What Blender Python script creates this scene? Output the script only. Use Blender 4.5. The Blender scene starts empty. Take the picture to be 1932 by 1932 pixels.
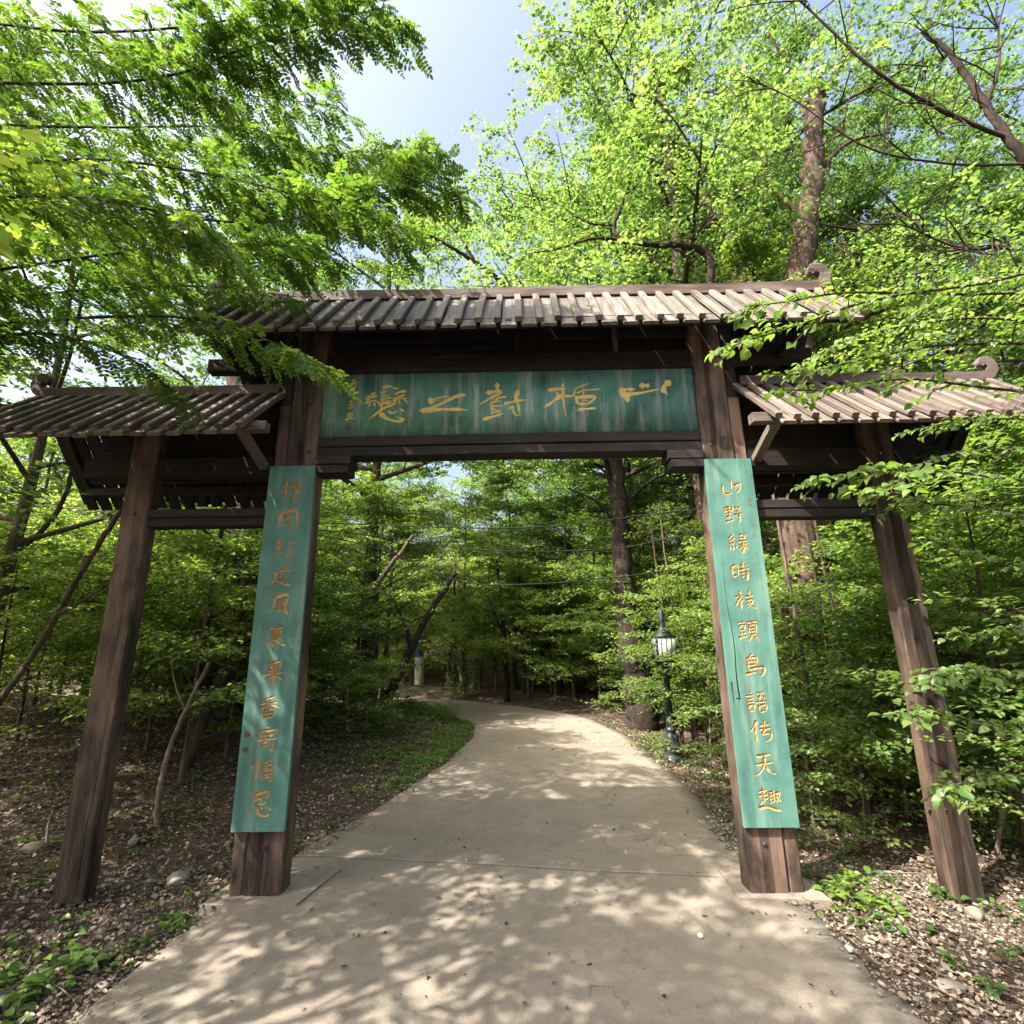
import bpy, math, random
import numpy as np
from mathutils import Matrix, Vector
R = math.radians
random.seed(7)
sc = bpy.context.scene
COL = sc.collection

# ------------------------------------------------------------------ camera, sky, sun, exposure
CAM_H, PITCH, YAW, ROLL, FOC = 1.67017, 0.24434, -0.01211, 0.01266, 958.63
cam = bpy.data.objects.new('camera', bpy.data.cameras.new('camera'))
COL.objects.link(cam)
cam.data.sensor_width = 36
cam.data.lens = FOC / 1932 * 36
cam.data.clip_start = 0.05
cam.data.clip_end = 600
cam.matrix_world = Matrix.Translation((0, 0, CAM_H)) @ Matrix.Rotation(-YAW, 4, 'Z') @ Matrix.Rotation(math.pi / 2 + PITCH, 4, 'X') @ Matrix.Rotation(-ROLL, 4, 'Z')
sc.camera = cam
SUN = Vector((-0.56, -0.35, 0.75)).normalized()
world = bpy.data.worlds.new('World')
sc.world = world
world.use_nodes = True
wn = world.node_tree
sky = wn.nodes.new('ShaderNodeTexSky')
sky.sky_type = 'NISHITA'
sky.sun_disc = False
sky.sun_elevation = math.asin(SUN.z)
sky.sun_rotation = math.atan2(SUN.x, SUN.y)
sky.dust_density = 9.0
sky.air_density = 1.0
sky.ozone_density = 1.0
wn.links.new(sky.outputs[0], wn.nodes['Background'].inputs[0])
wn.nodes['Background'].inputs[1].default_value = 0.15
sl = bpy.data.lights.new('sun', 'SUN')
sl.energy = 5.0
sl.angle = R(0.53)
sl.color = (1.0, 0.92, 0.80)
so = bpy.data.objects.new('sun', sl)
COL.objects.link(so)
so.rotation_euler = SUN.to_track_quat('Z', 'Y').to_euler()
sc.view_settings.view_transform = 'Standard'
sc.view_settings.look = 'None'
sc.view_settings.gamma = 1
sc.view_settings.use_curve_mapping = False
sc.view_settings.exposure = 1.74
sc.render.engine = 'CYCLES'
cy = sc.cycles
cy.use_denoising = True
cy.max_bounces = 16
cy.diffuse_bounces = 9
cy.transmission_bounces = 12
cy.caustics_reflective = False
cy.caustics_refractive = False
cy.sample_clamp_indirect = 6

# ------------------------------------------------------------------ helpers
def at(px, py, Y):
    """the point at depth Y in the place that lies in the direction of a spot of the photograph (measured at 1932 px)"""
    u, v = px - 966, py - 966
    c, s = math.cos(ROLL), math.sin(ROLL)
    u, v = c * u - s * v, s * u + c * v
    d1, d2 = 1.0, -v / FOC
    c, s = math.cos(PITCH), math.sin(PITCH)
    F = c * d1 - s * d2
    U = s * d1 + c * d2
    X = u / FOC
    c, s = math.cos(YAW), math.sin(YAW)
    X, F = c * X + s * F, -s * X + c * F
    t = Y / F
    return Vector((X * t, Y, CAM_H + U * t))

def to_px(P):
    X, Y, Z = P[0], P[1], P[2] - CAM_H
    c, s = math.cos(YAW), math.sin(YAW)
    X, Y = c * X - s * Y, s * X + c * Y
    c, s = math.cos(PITCH), math.sin(PITCH)
    F = c * Y + s * Z
    U = -s * Y + c * Z
    if F < 0.1:
        return None
    u, v = FOC * X / F, -FOC * U / F
    c, s = math.cos(ROLL), math.sin(ROLL)
    return 966 + c * u + s * v, 966 - s * u + c * v, F

PM = {}
def place(o, parent=None, M=None):
    M = M if M is not None else Matrix.Identity(4)
    COL.objects.link(o)
    PM[o] = M
    if parent is not None:
        o.parent = parent
        o.matrix_basis = PM[parent].inverted() @ M
    else:
        o.matrix_basis = M
    return o

def tag(o, label=None, cat=None, group=None, kind=None):
    if label: o['label'] = label
    if cat: o['category'] = cat
    if group: o['group'] = group
    if kind: o['kind'] = kind
    return o

def empty(name, loc, label=None, cat=None, group=None):
    o = bpy.data.objects.new(name, None)
    o.empty_display_size = 0.2
    place(o, None, Matrix.Translation(loc))
    return tag(o, label, cat, group)

def mesh_np(name, V, F, mats, smooth=False, mi=None):
    """V (n,3); F list of face arrays (each (m,k))"""
    me = bpy.data.meshes.new(name)
    V = np.asarray(V, dtype=np.float32)
    if not isinstance(F, list): F = [F]
    F = [np.asarray(f, dtype=np.int32) for f in F if len(f)]
    nl = sum(f.size for f in F); nf = sum(len(f) for f in F)
    me.vertices.add(len(V)); me.vertices.foreach_set('co', V.ravel())
    me.loops.add(nl); me.loops.foreach_set('vertex_index', np.concatenate([f.ravel() for f in F]))
    me.polygons.add(nf)
    tot = np.concatenate([np.full(len(f), f.shape[1], dtype=np.int32) for f in F])
    st = np.concatenate([[0], np.cumsum(tot)[:-1]]).astype(np.int32)
    me.polygons.foreach_set('loop_start', st)
    me.polygons.foreach_set('loop_total', tot)
    if smooth: me.polygons.foreach_set('use_smooth', np.ones(nf, dtype=bool))
    if mi is not None: me.polygons.foreach_set('material_index', np.asarray(mi, dtype=np.int32))
    me.update(calc_edges=True)
    me.validate()
    for m in (mats if isinstance(mats, (list, tuple)) else [mats]): me.materials.append(m)
    return me

def obj(name, me, parent=None, M=None):
    return place(bpy.data.objects.new(name, me), parent, M)

class Acc:
    def __init__(s): s.V = []; s.F = {}; s.n = 0
    def add(s, V, *Fs):
        for f in Fs:
            f = np.asarray(f)
            s.F.setdefault(f.shape[1], []).append(f + s.n)
        s.V.append(np.asarray(V, dtype=np.float32)); s.n += len(V)
    def mesh(s, name, mats, smooth=False):
        return mesh_np(name, np.concatenate(s.V), [np.concatenate(f) for f in s.F.values()], mats, smooth)

def spline(P, n):
    """Catmull-Rom through points P, n samples per span"""
    P = [np.asarray(p, dtype=float) for p in P]
    if len(P) < 3:
        return np.array([P[0] + (P[-1] - P[0]) * t for t in np.linspace(0, 1, n + 1)])
    Q = [2 * P[0] - P[1]] + P + [2 * P[-1] - P[-2]]
    out = []
    for i in range(1, len(Q) - 2):
        p0, p1, p2, p3 = Q[i - 1:i + 3]
        for k in range(n):
            t = k / n
            out.append(0.5 * ((2 * p1) + (-p0 + p2) * t + (2 * p0 - 5 * p1 + 4 * p2 - p3) * t * t + (-p0 + 3 * p1 - 3 * p2 + p3) * t ** 3))
    out.append(P[-1])
    return np.array(out)

def tube(acc, pts, r, sides=6, wob=0.0, rng=None, cap=False):
    pts = np.asarray(pts, dtype=float)
    n = len(pts)
    r = np.broadcast_to(np.asarray(r, dtype=float), (n,)) if np.ndim(r) else np.full(n, r)
    T = np.gradient(pts, axis=0)
    T /= np.linalg.norm(T, axis=1)[:, None] + 1e-9
    ref = np.array([0, 0, 1.0]) if abs(T[0][2]) < 0.9 else np.array([1.0, 0, 0])
    A = np.cross(T, ref); A /= np.linalg.norm(A, axis=1)[:, None] + 1e-9
    B = np.cross(T, A)
    a = np.linspace(0, 2 * np.pi, sides, endpoint=False)
    rr = r[:, None] * np.ones(sides)
    if wob and rng is not None: rr = rr * (1 + wob * rng.standard_normal((n, sides)))
    V = pts[:, None, :] + rr[:, :, None] * (np.cos(a)[None, :, None] * A[:, None, :] + np.sin(a)[None, :, None] * B[:, None, :])
    i = np.arange(n - 1)[:, None] * sides; j = np.arange(sides)[None, :]; k = (j + 1) % sides
    F = np.stack([i + j, i + k, i + sides + k, i + sides + j], axis=-1).reshape(-1, 4)
    acc.add(V.reshape(-1, 3), F)
    if cap:
        c = len(pts) - 1
        V2 = np.concatenate([V[-1], pts[-1:]]); 
        acc.add(V2, np.array([[q, (q + 1) % sides, sides] for q in range(sides)]))

# ------------------------------------------------------------------ materials
def newmat(name):
    m = bpy.data.materials.new(name); m.use_nodes = True
    nt = m.node_tree; nt.nodes.clear()
    out = nt.nodes.new('ShaderNodeOutputMaterial')
    return m, nt, out

def N(nt, t, **kw):
    n = nt.nodes.new('ShaderNode' + t)
    for k, v in kw.items():
        if hasattr(n, k): setattr(n, k, v)
        else: n.inputs[k.replace('_', ' ')].default_value = v
    return n

def ramp(nt, fac, stops):
    r = nt.nodes.new('ShaderNodeValToRGB')
    e = r.color_ramp.elements
    while len(e) < len(stops): e.new(0.5)
    for el, (p, c) in zip(e, stops):
        el.position = p; el.color = tuple(c) + (1,) if len(c) == 3 else c
    nt.links.new(fac, r.inputs[0])
    return r.outputs[0]

def mixc(nt, f, a, b, mode='MIX'):
    m = nt.nodes.new('ShaderNodeMix'); m.data_type = 'RGBA'; m.blend_type = mode
    for s, v in ((m.inputs[0], f), (m.inputs[6], a), (m.inputs[7], b)):
        if hasattr(v, 'links') or hasattr(v, 'is_linked'): nt.links.new(v, s)
        elif isinstance(v, (int, float)): s.default_value = v
        else: s.default_value = tuple(v) + (1,)
    return m.outputs[2]

def math_(nt, op, a, b=None, c=None):
    m = nt.nodes.new('ShaderNodeMath'); m.operation = op
    for s, v in zip(m.inputs, (a, b, c)):
        if v is None: continue
        if isinstance(v, (int, float)): s.default_value = v
        else: nt.links.new(v, s)
    return m.outputs[0]

def coords(nt, scale=(1, 1, 1), rnd=True, kind='Object'):
    tc = N(nt, 'TexCoord')
    src = tc.outputs[kind]
    if rnd:
        oi = N(nt, 'ObjectInfo')
        va = N(nt, 'VectorMath', operation='SCALE'); va.inputs[0].default_value = (37.0, 19.0, 53.0)
        nt.links.new(oi.outputs['Random'], va.inputs['Scale'])
        ad = N(nt, 'VectorMath', operation='ADD')
        nt.links.new(src, ad.inputs[0]); nt.links.new(va.outputs[0], ad.inputs[1])
        src = ad.outputs[0]
    mp = N(nt, 'Mapping'); mp.inputs['Scale'].default_value = scale
    nt.links.new(src, mp.inputs[0])
    return mp.outputs[0]

def noise(nt, vec, scale, detail=4, rough=0.6, dist=0.0):
    n = N(nt, 'TexNoise'); n.inputs['Scale'].default_value = scale; n.inputs['Detail'].default_value = detail
    n.inputs['Roughness'].default_value = rough; n.inputs['Distortion'].default_value = dist
    nt.links.new(vec, n.inputs['Vector'])
    return n.outputs['Fac']

def bump(nt, h, strength, dist=0.01, prev=None):
    b = N(nt, 'Bump'); b.inputs['Strength'].default_value = strength; b.inputs['Distance'].default_value = dist
    nt.links.new(h, b.inputs['Height'])
    if prev is not None: nt.links.new(prev, b.inputs['Normal'])
    return b.outputs[0]

def principled(nt, out, col, rough=0.8, nrm=None, spec=0.3):
    p = N(nt, 'BsdfPrincipled')
    if isinstance(col, (tuple, list)): p.inputs['Base Color'].default_value = tuple(col) + (1,)
    else: nt.links.new(col, p.inputs['Base Color'])
    if isinstance(rough, (int, float)): p.inputs['Roughness'].default_value = rough
    else: nt.links.new(rough, p.inputs['Roughness'])
    p.inputs['Specular IOR Level'].default_value = spec
    if nrm is not None: nt.links.new(nrm, p.inputs['Normal'])
    nt.links.new(p.outputs[0], out.inputs[0])
    return p

def wood(name, c0, c1, c2, worn=None, wornf=0.5, grain=1.0, rough=0.75, bstr=0.6):
    """timber with its grain along the object's own Z"""
    m, nt, out = newmat(name)
    v = coords(nt, (1, 1, 0.06))
    g = noise(nt, v, 38 * grain, 6, 0.65, 0.6)
    v2 = coords(nt, (1, 1, 0.03))
    g2 = noise(nt, v2, 160 * grain, 3, 0.7)
    blot = noise(nt, coords(nt, (1, 1, 0.35)), 3.5, 4, 0.6)
    col = ramp(nt, g, [(0.3, c0), (0.52, c1), (0.72, c2)])
    col = mixc(nt, math_(nt, 'MULTIPLY', g2, 0.55), col, tuple(x * 0.45 for x in c0))
    if worn is not None:
        f = ramp(nt, blot, [(0.42, (0, 0, 0)), (0.66, (1, 1, 1))])
        f = math_(nt, 'MULTIPLY', f, wornf)
        col = mixc(nt, f, col, worn)
    dk = ramp(nt, noise(nt, coords(nt, (1, 1, 0.22)), 6, 5, 0.7, 0.8), [(0.50, (0, 0, 0)), (0.66, (0.75, 0.75, 0.75))])
    col = mixc(nt, dk, col, tuple(x * 0.5 for x in c0))
    sp = ramp(nt, noise(nt, coords(nt, (1, 1, 0.7)), 85, 3, 0.6), [(0.70, (0, 0, 0)), (0.76, (0.5, 0.5, 0.5))])
    col = mixc(nt, sp, col, tuple(min(1, x * 2.2) for x in c2))
    # small knots
    vo = N(nt, 'TexVoronoi'); vo.inputs['Scale'].default_value = 3.4
    nt.links.new(coords(nt, (1, 1, 0.45)), vo.inputs['Vector'])
    kf = ramp(nt, vo.outputs['Distance'], [(0.03, (1, 1, 1)), (0.09, (0, 0, 0))])
    col = mixc(nt, math_(nt, 'MULTIPLY', kf, 0.8), col, tuple(x * 0.3 for x in c0))
    oi = N(nt, 'ObjectInfo')
    br = math_(nt, 'MULTIPLY_ADD', oi.outputs['Random'], 0.5, 0.75)
    hs = N(nt, 'HueSaturation'); nt.links.new(br, hs.inputs['Value']); nt.links.new(col, hs.inputs['Color'])
    b = bump(nt, g, bstr, 0.006)
    b = bump(nt, g2, bstr * 0.6, 0.003, b)
    b = bump(nt, kf, 0.5, -0.006, b)
    principled(nt, out, hs.outputs[0], rough, b, 0.3)
    return m

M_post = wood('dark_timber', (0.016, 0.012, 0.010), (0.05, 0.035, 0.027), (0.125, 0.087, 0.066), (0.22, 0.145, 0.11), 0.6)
M_beam = wood('near_black_timber', (0.006, 0.0045, 0.004), (0.015, 0.0115, 0.010), (0.036, 0.028, 0.024), (0.05, 0.04, 0.035), 0.35)
M_roof = wood('weathered_board', (0.075, 0.064, 0.056), (0.175, 0.15, 0.13), (0.31, 0.275, 0.24), (0.11, 0.115, 0.09), 0.6, rough=0.7)
M_side = wood('weathered_red_board', (0.08, 0.062, 0.053), (0.165, 0.13, 0.112), (0.27, 0.222, 0.19), (0.14, 0.13, 0.11), 0.5, rough=0.7)
M_ridge = wood('ridge_timber', (0.035, 0.024, 0.02), (0.085, 0.055, 0.045), (0.15, 0.105, 0.088), (0.16, 0.14, 0.13), 0.6)

def board_green(name, base, dark, pale, streak):
    m, nt, out = newmat(name)
    v = coords(nt, (1, 1, 0.12), rnd=False)
    s = noise(nt, v, 9, 5, 0.65)
    b1 = noise(nt, coords(nt, (1, 1, 1), rnd=False), 4, 4, 0.6)
    fine = noise(nt, coords(nt, (1, 1, 1), rnd=False), 60, 4, 0.7)
    col = ramp(nt, b1, [(0.3, dark), (0.6, base)])
    f = ramp(nt, s, [(0.50 if streak > .5 else 0.55, (0, 0, 0)), (0.64 if streak > .5 else 0.72, (1, 1, 1))])
    col = mixc(nt, math_(nt, 'MULTIPLY', f, streak), col, pale)
    f2 = ramp(nt, noise(nt, coords(nt, (1, 1, 0.3), rnd=False), 5.3, 5), [(0.54, (0, 0, 0)), (0.78, (1, 1, 1))])
    col = mixc(nt, math_(nt, 'MULTIPLY', f2, 0.75 * min(1, streak + .2)), col, (0.02, 0.035, 0.03))
    f3 = ramp(nt, fine, [(0.68, (0, 0, 0)), (0.75, (1, 1, 1))])
    col = mixc(nt, math_(nt, 'MULTIPLY', f3, 0.3), col, dark)
    gr = noise(nt, coords(nt, (1, 1, 0.04), rnd=False), 60, 5, 0.7)
    col = mixc(nt, ramp(nt, gr, [(0.55, (0, 0, 0)), (0.75, (0.5, 0.5, 0.5))]), col, dark)
    b = bump(nt, fine, 0.2, 0.002); b = bump(nt, gr, 0.5, 0.003, b)
    principled(nt, out, col, 0.62, b, 0.3)
    return m
M_couplet = board_green('green_painted_board', (0.085, 0.20, 0.165), (0.042, 0.125, 0.108), (0.17, 0.28, 0.235), 0.62)
M_name = board_green('stained_green_board', (0.10, 0.235, 0.185), (0.04, 0.115, 0.085), (0.31, 0.37, 0.33), 0.8)

def flat(name, c, rough=0.6, var=0.25, bstr=0.2, scale=40, metal=0.0):
    m, nt, out = newmat(name)
    f = noise(nt, coords(nt), scale, 4)
    col = mixc(nt, f, tuple(x * (1 - var) for x in c), tuple(min(1, x * (1 + var)) for x in c))
    p = principled(nt, out, col, rough, bump(nt, f, bstr, 0.003))
    p.inputs['Metallic'].default_value = metal
    return m
M_gold = flat('carved_gold_paint', (0.42, 0.245, 0.085), 0.5, 0.8, 0.3, 55)
nt = M_gold.node_tree; pb = [n for n in nt.nodes if n.type == 'BSDF_PRINCIPLED'][0]; src = pb.inputs['Base Color'].links[0].from_socket
wf = ramp(nt, noise(nt, coords(nt), 34, 4, 0.7), [(0.56, (0, 0, 0)), (0.66, (0.6, 0.6, 0.6))])
nt.links.new(mixc(nt, wf, src, (0.10, 0.07, 0.045)), pb.inputs['Base Color'])
M_gold2 = flat('bright_gold_paint', (0.55, 0.41, 0.13), 0.5, 0.45)
M_seal = flat('seal_red', (0.10, 0.045, 0.05), 0.7, 0.5)
M_pinkchar = flat('faded_red_paint', (0.17, 0.13, 0.10), 0.7)
M_iron = flat('black_iron', (0.03, 0.032, 0.04), 0.35, 0.3)
M_greenpole = flat('dark_green_iron', (0.006, 0.014, 0.012), 0.5, 0.3)
M_lampglass = flat('milky_lamp_panel', (0.42, 0.44, 0.44), 0.3, 0.1)
M_white = flat('chalky_white_paint', (0.62, 0.60, 0.56), 0.7, 0.2)
M_blue = flat('blue_paint', (0.05, 0.09, 0.45), 0.5)
M_cable = flat('black_cable', (0.012, 0.012, 0.012), 0.5)

def bark(name, c0, c1, sc_=1.0, zs=0.18, bs=0.9):
    m, nt, out = newmat(name)
    v = coords(nt, (1, 1, zs))
    n1 = noise(nt, v, 22 * sc_, 6, 0.7, 0.8)
    n2 = noise(nt, coords(nt), 3, 3)
    col = ramp(nt, n1, [(0.35, c0), (0.65, c1)])
    col = mixc(nt, math_(nt, 'MULTIPLY', n2, 0.5), col, tuple(x * 0.5 for x in c0))
    oi = N(nt, 'ObjectInfo')
    hs = N(nt, 'HueSaturation'); nt.links.new(math_(nt, 'MULTIPLY_ADD', oi.outputs['Random'], 0.6, 0.7), hs.inputs['Value']); nt.links.new(col, hs.inputs['Color'])
    principled(nt, out, hs.outputs[0], 0.9, bump(nt, n1, bs, 0.03 / sc_), 0.2)
    return m
M_bark = bark('grey_brown_bark', (0.045, 0.033, 0.025), (0.15, 0.115, 0.09))
M_barkdark = bark('dark_bark', (0.015, 0.011, 0.009), (0.06, 0.045, 0.037))
M_barkred = bark('shaggy_red_bark', (0.022, 0.015, 0.012), (0.15, 0.105, 0.082), 0.8, 0.08)
M_barkpale = bark('pale_twig_bark', (0.12, 0.09, 0.07), (0.30, 0.24, 0.19), 2)

def leafmat(name, stops, trans, tcol_gain=(1.5, 1.35, 0.6), objvar=0.25, gloss=0.035):
    m, nt, out = newmat(name)
    ge = N(nt, 'NewGeometry')
    col = ramp(nt, ge.outputs['Random Per Island'], stops)
    oi = N(nt, 'ObjectInfo')
    hs = N(nt, 'HueSaturation')
    nt.links.new(math_(nt, 'MULTIPLY_ADD', oi.outputs['Random'], objvar * 2, 1 - objvar), hs.inputs['Value'])
    nt.links.new(math_(nt, 'MULTIPLY_ADD', oi.outputs['Random'], -0.035, 0.515), hs.inputs['Hue'])
    nt.links.new(col, hs.inputs['Color'])
    c = hs.outputs[0]
    d = N(nt, 'BsdfDiffuse'); nt.links.new(c, d.inputs[0])
    t = N(nt, 'BsdfTranslucent'); tc = mixc(nt, 1.0, c, tuple(tcol_gain), 'MULTIPLY'); nt.links.new(tc, t.inputs[0])
    mx = N(nt, 'MixShader'); mx.inputs[0].default_value = trans
    nt.links.new(d.outputs[0], mx.inputs[1]); nt.links.new(t.outputs[0], mx.inputs[2])
    g = N(nt, 'BsdfGlossy'); g.inputs['Roughness'].default_value = 0.42
    mg = N(nt, 'MixShader'); mg.inputs[0].default_value = gloss
    nt.links.new(mx.outputs[0], mg.inputs[1]); nt.links.new(g.outputs[0], mg.inputs[2])
    nt.links.new(mg.outputs[0], out.inputs[0])
    return m
M_leaf = leafmat('forest_leaf', [(0.0, (0.05, 0.105, 0.03)), (0.35, (0.095, 0.165, 0.045)), (0.6, (0.125, 0.165, 0.05)), (0.85, (0.135, 0.215, 0.06)), (1.0, (0.21, 0.275, 0.10))], 0.55, (2.3, 2.3, 1.0))
M_leafl = leafmat('sunny_leaf', [(0.0, (0.055, 0.12, 0.038)), (0.4, (0.095, 0.165, 0.05)), (0.65, (0.11, 0.165, 0.06)), (1.0, (0.16, 0.235, 0.095))], 0.5, (1.7, 1.9, 0.95))
M_locust = leafmat('locust_leaf', [(0.0, (0.045, 0.10, 0.02)), (0.3, (0.065, 0.135, 0.026)), (0.7, (0.085, 0.15, 0.034)), (0.9, (0.12, 0.165, 0.045)), (1.0, (0.15, 0.20, 0.06))], 0.55, (2.2, 2.1, 0.8))
M_near = leafmat('broad_leaf', [(0.0, (0.06, 0.13, 0.028)), (0.5, (0.10, 0.18, 0.04)), (0.85, (0.13, 0.20, 0.05)), (1.0, (0.20, 0.27, 0.10))], 0.5, (2.0, 1.95, 0.8), gloss=0.03)
M_litter = leafmat('dead_leaf', [(0.0, (0.03, 0.022, 0.017)), (0.3, (0.10, 0.072, 0.055)), (0.65, (0.20, 0.155, 0.12)), (0.88, (0.27, 0.215, 0.165)), (1.0, (0.38, 0.325, 0.265))], 0.12, (1, 1, 1), 0.0, 0.03)
M_herb = leafmat('herb_leaf', [(0.0, (0.05, 0.11, 0.025)), (1.0, (0.12, 0.21, 0.04))], 0.45, (2.0, 1.8, 0.7))

def concrete():
    m, nt, out = newmat('worn_concrete')
    v = coords(nt, rnd=False)
    big = noise(nt, v, 0.9, 5, 0.6)
    mid = noise(nt, v, 7, 5, 0.65)
    fine = noise(nt, v, 90, 4, 0.7)
    spots = noise(nt, v, 26, 3, 0.6)
    col = ramp(nt, big, [(0.3, (0.17, 0.148, 0.122)), (0.7, (0.29, 0.252, 0.210))])
    col = mixc(nt, ramp(nt, mid, [(0.38, (0, 0, 0)), (0.66, (0.75, 0.75, 0.75))]), col, (0.17, 0.148, 0.125))
    st = noise(nt, v, 2.2, 6, 0.7, 0.5)
    col = mixc(nt, ramp(nt, st, [(0.54, (0, 0, 0)), (0.66, (0.6, 0.6, 0.6))]), col, (0.15, 0.125, 0.10))
    col = mixc(nt, ramp(nt, fine, [(0.45, (0, 0, 0)), (0.8, (0.6, 0.6, 0.6))]), col, (0.36, 0.31, 0.255))
    col = mixc(nt, ramp(nt, spots, [(0.66, (0, 0, 0)), (0.76, (0.6, 0.6, 0.6))]), col, (0.085, 0.072, 0.06))
    vo = N(nt, 'TexVoronoi'); vo.feature = 'DISTANCE_TO_EDGE'; vo.inputs['Scale'].default_value = 0.55
    wv = N(nt, 'VectorMath', operation='ADD'); nz_ = N(nt, 'TexNoise'); nz_.inputs['Scale'].default_value = 3.0; nz_.inputs['Detail'].default_value = 6
    nt.links.new(v, nz_.inputs['Vector']); nt.links.new(v, wv.inputs[0]); nt.links.new(nz_.outputs['Color'], wv.inputs[1]); nt.links.new(wv.outputs[0], vo.inputs['Vector'])
    ck = math_(nt, 'MULTIPLY', ramp(nt, vo.outputs['Distance'], [(0.0, (1, 1, 1)), (0.006, (0, 0, 0))]), ramp(nt, big, [(0.48, (0, 0, 0)), (0.56, (0.8, 0.8, 0.8))]))
    col = mixc(nt, ck, col, (0.05, 0.042, 0.035))
    gr = noise(nt, v, 300, 2, 0.7)
    col = mixc(nt, ramp(nt, gr, [(0.3, (0.45, 0.45, 0.45)), (0.55, (0, 0, 0))]), col, (0.13, 0.11, 0.09))
    b = bump(nt, mid, 0.35, 0.02); b = bump(nt, fine, 0.5, 0.006, b); b = bump(nt, spots, 0.4, -0.006, b)
    principled(nt, out, col, 0.85, b, 0.25)
    return m
M_conc = concrete()

def soil():
    m, nt, out = newmat('forest_soil')
    v = coords(nt, rnd=False)
    a = noise(nt, v, 1.1, 5); b_ = noise(nt, v, 35, 5, 0.7); c = noise(nt, v, 120, 3, 0.7)
    col = ramp(nt, a, [(0.35, (0.05, 0.037, 0.028)), (0.65, (0.13, 0.10, 0.075))])
    col = mixc(nt, ramp(nt, b_, [(0.4, (0, 0, 0)), (0.65, (1, 1, 1))]), col, (0.06, 0.043, 0.032))
    col = mixc(nt, ramp(nt, c, [(0.55, (0, 0, 0)), (0.7, (0.8, 0.8, 0.8))]), col, (0.21, 0.17, 0.13))
    principled(nt, out, col, 0.95, bump(nt, b_, 0.8, 0.03), 0.1)
    return m
M_soil = soil()
def stonem():
    m, nt, out = newmat('grey_stone')
    ge = N(nt, 'NewGeometry')
    col = ramp(nt, ge.outputs['Random Per Island'], [(0, (0.09, 0.08, 0.07)), (0.4, (0.2, 0.18, 0.155)), (0.8, (0.24, 0.21, 0.18)), (1, (0.36, 0.32, 0.275))])
    n1 = noise(nt, coords(nt), 18, 5, 0.7)
    col = mixc(nt, math_(nt, 'MULTIPLY', n1, 0.6), col, (0.12, 0.105, 0.09))
    principled(nt, out, col, 0.9, bump(nt, n1, 0.6, 0.01), 0.2)
    return m
M_stone = stonem()

# ------------------------------------------------------------------ ground and path
CL = np.array([(-0.2, -6, 2.0), (-0.16, 0, 1.98), (-0.15, 2.8, 1.94), (-0.08, 3.9, 1.90), (0.08, 5.1, 1.74), (0.35, 6.9, 1.57), (0.48, 8.75, 1.42), (0.45, 10.2, 1.32),
               (0.1, 11.7, 1.22), (-1.1, 13.3, 1.15), (-3.0, 14.6, 1.15), (-6, 15.6, 1.2), (-12, 16.8, 1.2), (-25, 18.5, 1.2)])
CLs = spline(CL, 10)

def path_dist(x, y):
    """distance outside the path's edge (negative inside) and side (-1 left, +1 right)"""
    x = np.atleast_1d(np.asarray(x, float)); y = np.atleast_1d(np.asarray(y, float))
    best = np.full(x.shape, 1e9); side = np.ones(x.shape)
    P = CLs
    for i in range(len(P) - 1):
        a, b = P[i], P[i + 1]
        d = b[:2] - a[:2]; L = d @ d
        t = np.clip(((x - a[0]) * d[0] + (y - a[1]) * d[1]) / L, 0, 1)
        cx, cyy = a[0] + t * d[0], a[1] + t * d[1]
        w = a[2] + t * (b[2] - a[2])
        dd = np.hypot(x - cx, y - cyy) - w
        s = np.sign((x - cx) * d[1] - (y - cyy) * d[0])
        up = dd < best
        best = np.where(up, dd, best); side = np.where(up, s, side)
    return best, side

def sstep(a, b, x):
    t = np.clip((x - a) / (b - a), 0, 1)
    return t * t * (3 - 2 * t)

def wav(x, y):
    return (np.sin(x * 1.7 + y * 0.9) + np.sin(x * 0.6 - y * 1.9 + 2) + 0.6 * np.sin(x * 4.1 + 1.3 * y) + 0.6 * np.sin(3.3 * y - x)) / 3.2

def ground_z(x, y):
    x = np.atleast_1d(np.asarray(x, float)); y = np.atleast_1d(np.asarray(y, float))
    d, s = path_dist(x, y)
    left = s < 0
    z = np.full(x.shape, -0.035) * sstep(-0.3, 0.0, d) - 0.12 * (1 - sstep(-0.3, 0.0, d))
    dl = np.maximum(d - 1.3, 0)
    z += np.where(left, 0.13 * dl * (1 - 0.35 * sstep(4, 14, dl)), -0.03 * sstep(0.2, 1.4, d) + 0.05 * np.maximum(d - 3.5, 0))
    z += np.where(left, 0.30 * sstep(0.1, 1.6, d) * sstep(6.5, 10, y), 0)
    z += np.where(left, 0, 0.22 * sstep(0.2, 1.4, d) * sstep(11.5, 14, y))
    z += 0.16 * np.maximum(y - 18, 0) * sstep(18, 30, y)
    z += 0.03 * wav(x * 1.3, y * 1.3) * sstep(0.1, 0.8, d) + 0.10 * wav(x * 0.4, y * 0.4) * sstep(1.5, 4, d)
    return z

def gz(x, y): return float(ground_z(x, y)[0])

def build_ground():
    def axis(lo, hi, c, n):
        t = np.linspace(-1, 1, n)
        s = np.sign(t) * np.abs(t) ** 1.9
        return np.where(s < 0, c + s * (c - lo), c + s * (hi - c))
    xs = axis(-90, 90, 0, 230); ys = axis(-40, 140, 4, 260)
    X, Y = np.meshgrid(xs, ys)
    Z = ground_z(X.ravel(), Y.ravel())
    V = np.stack([X.ravel(), Y.ravel(), Z], 1)
    nx = len(xs); i = np.arange(len(ys) - 1)[:, None] * nx; j = np.arange(nx - 1)[None, :]
    F = np.stack([i + j, i + j + 1, i + nx + j + 1, i + nx + j], -1).reshape(-1, 4)
    o = obj('ground', mesh_np('ground', V, F, M_soil, True))
    tag(o, kind='structure')
build_ground()

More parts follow.
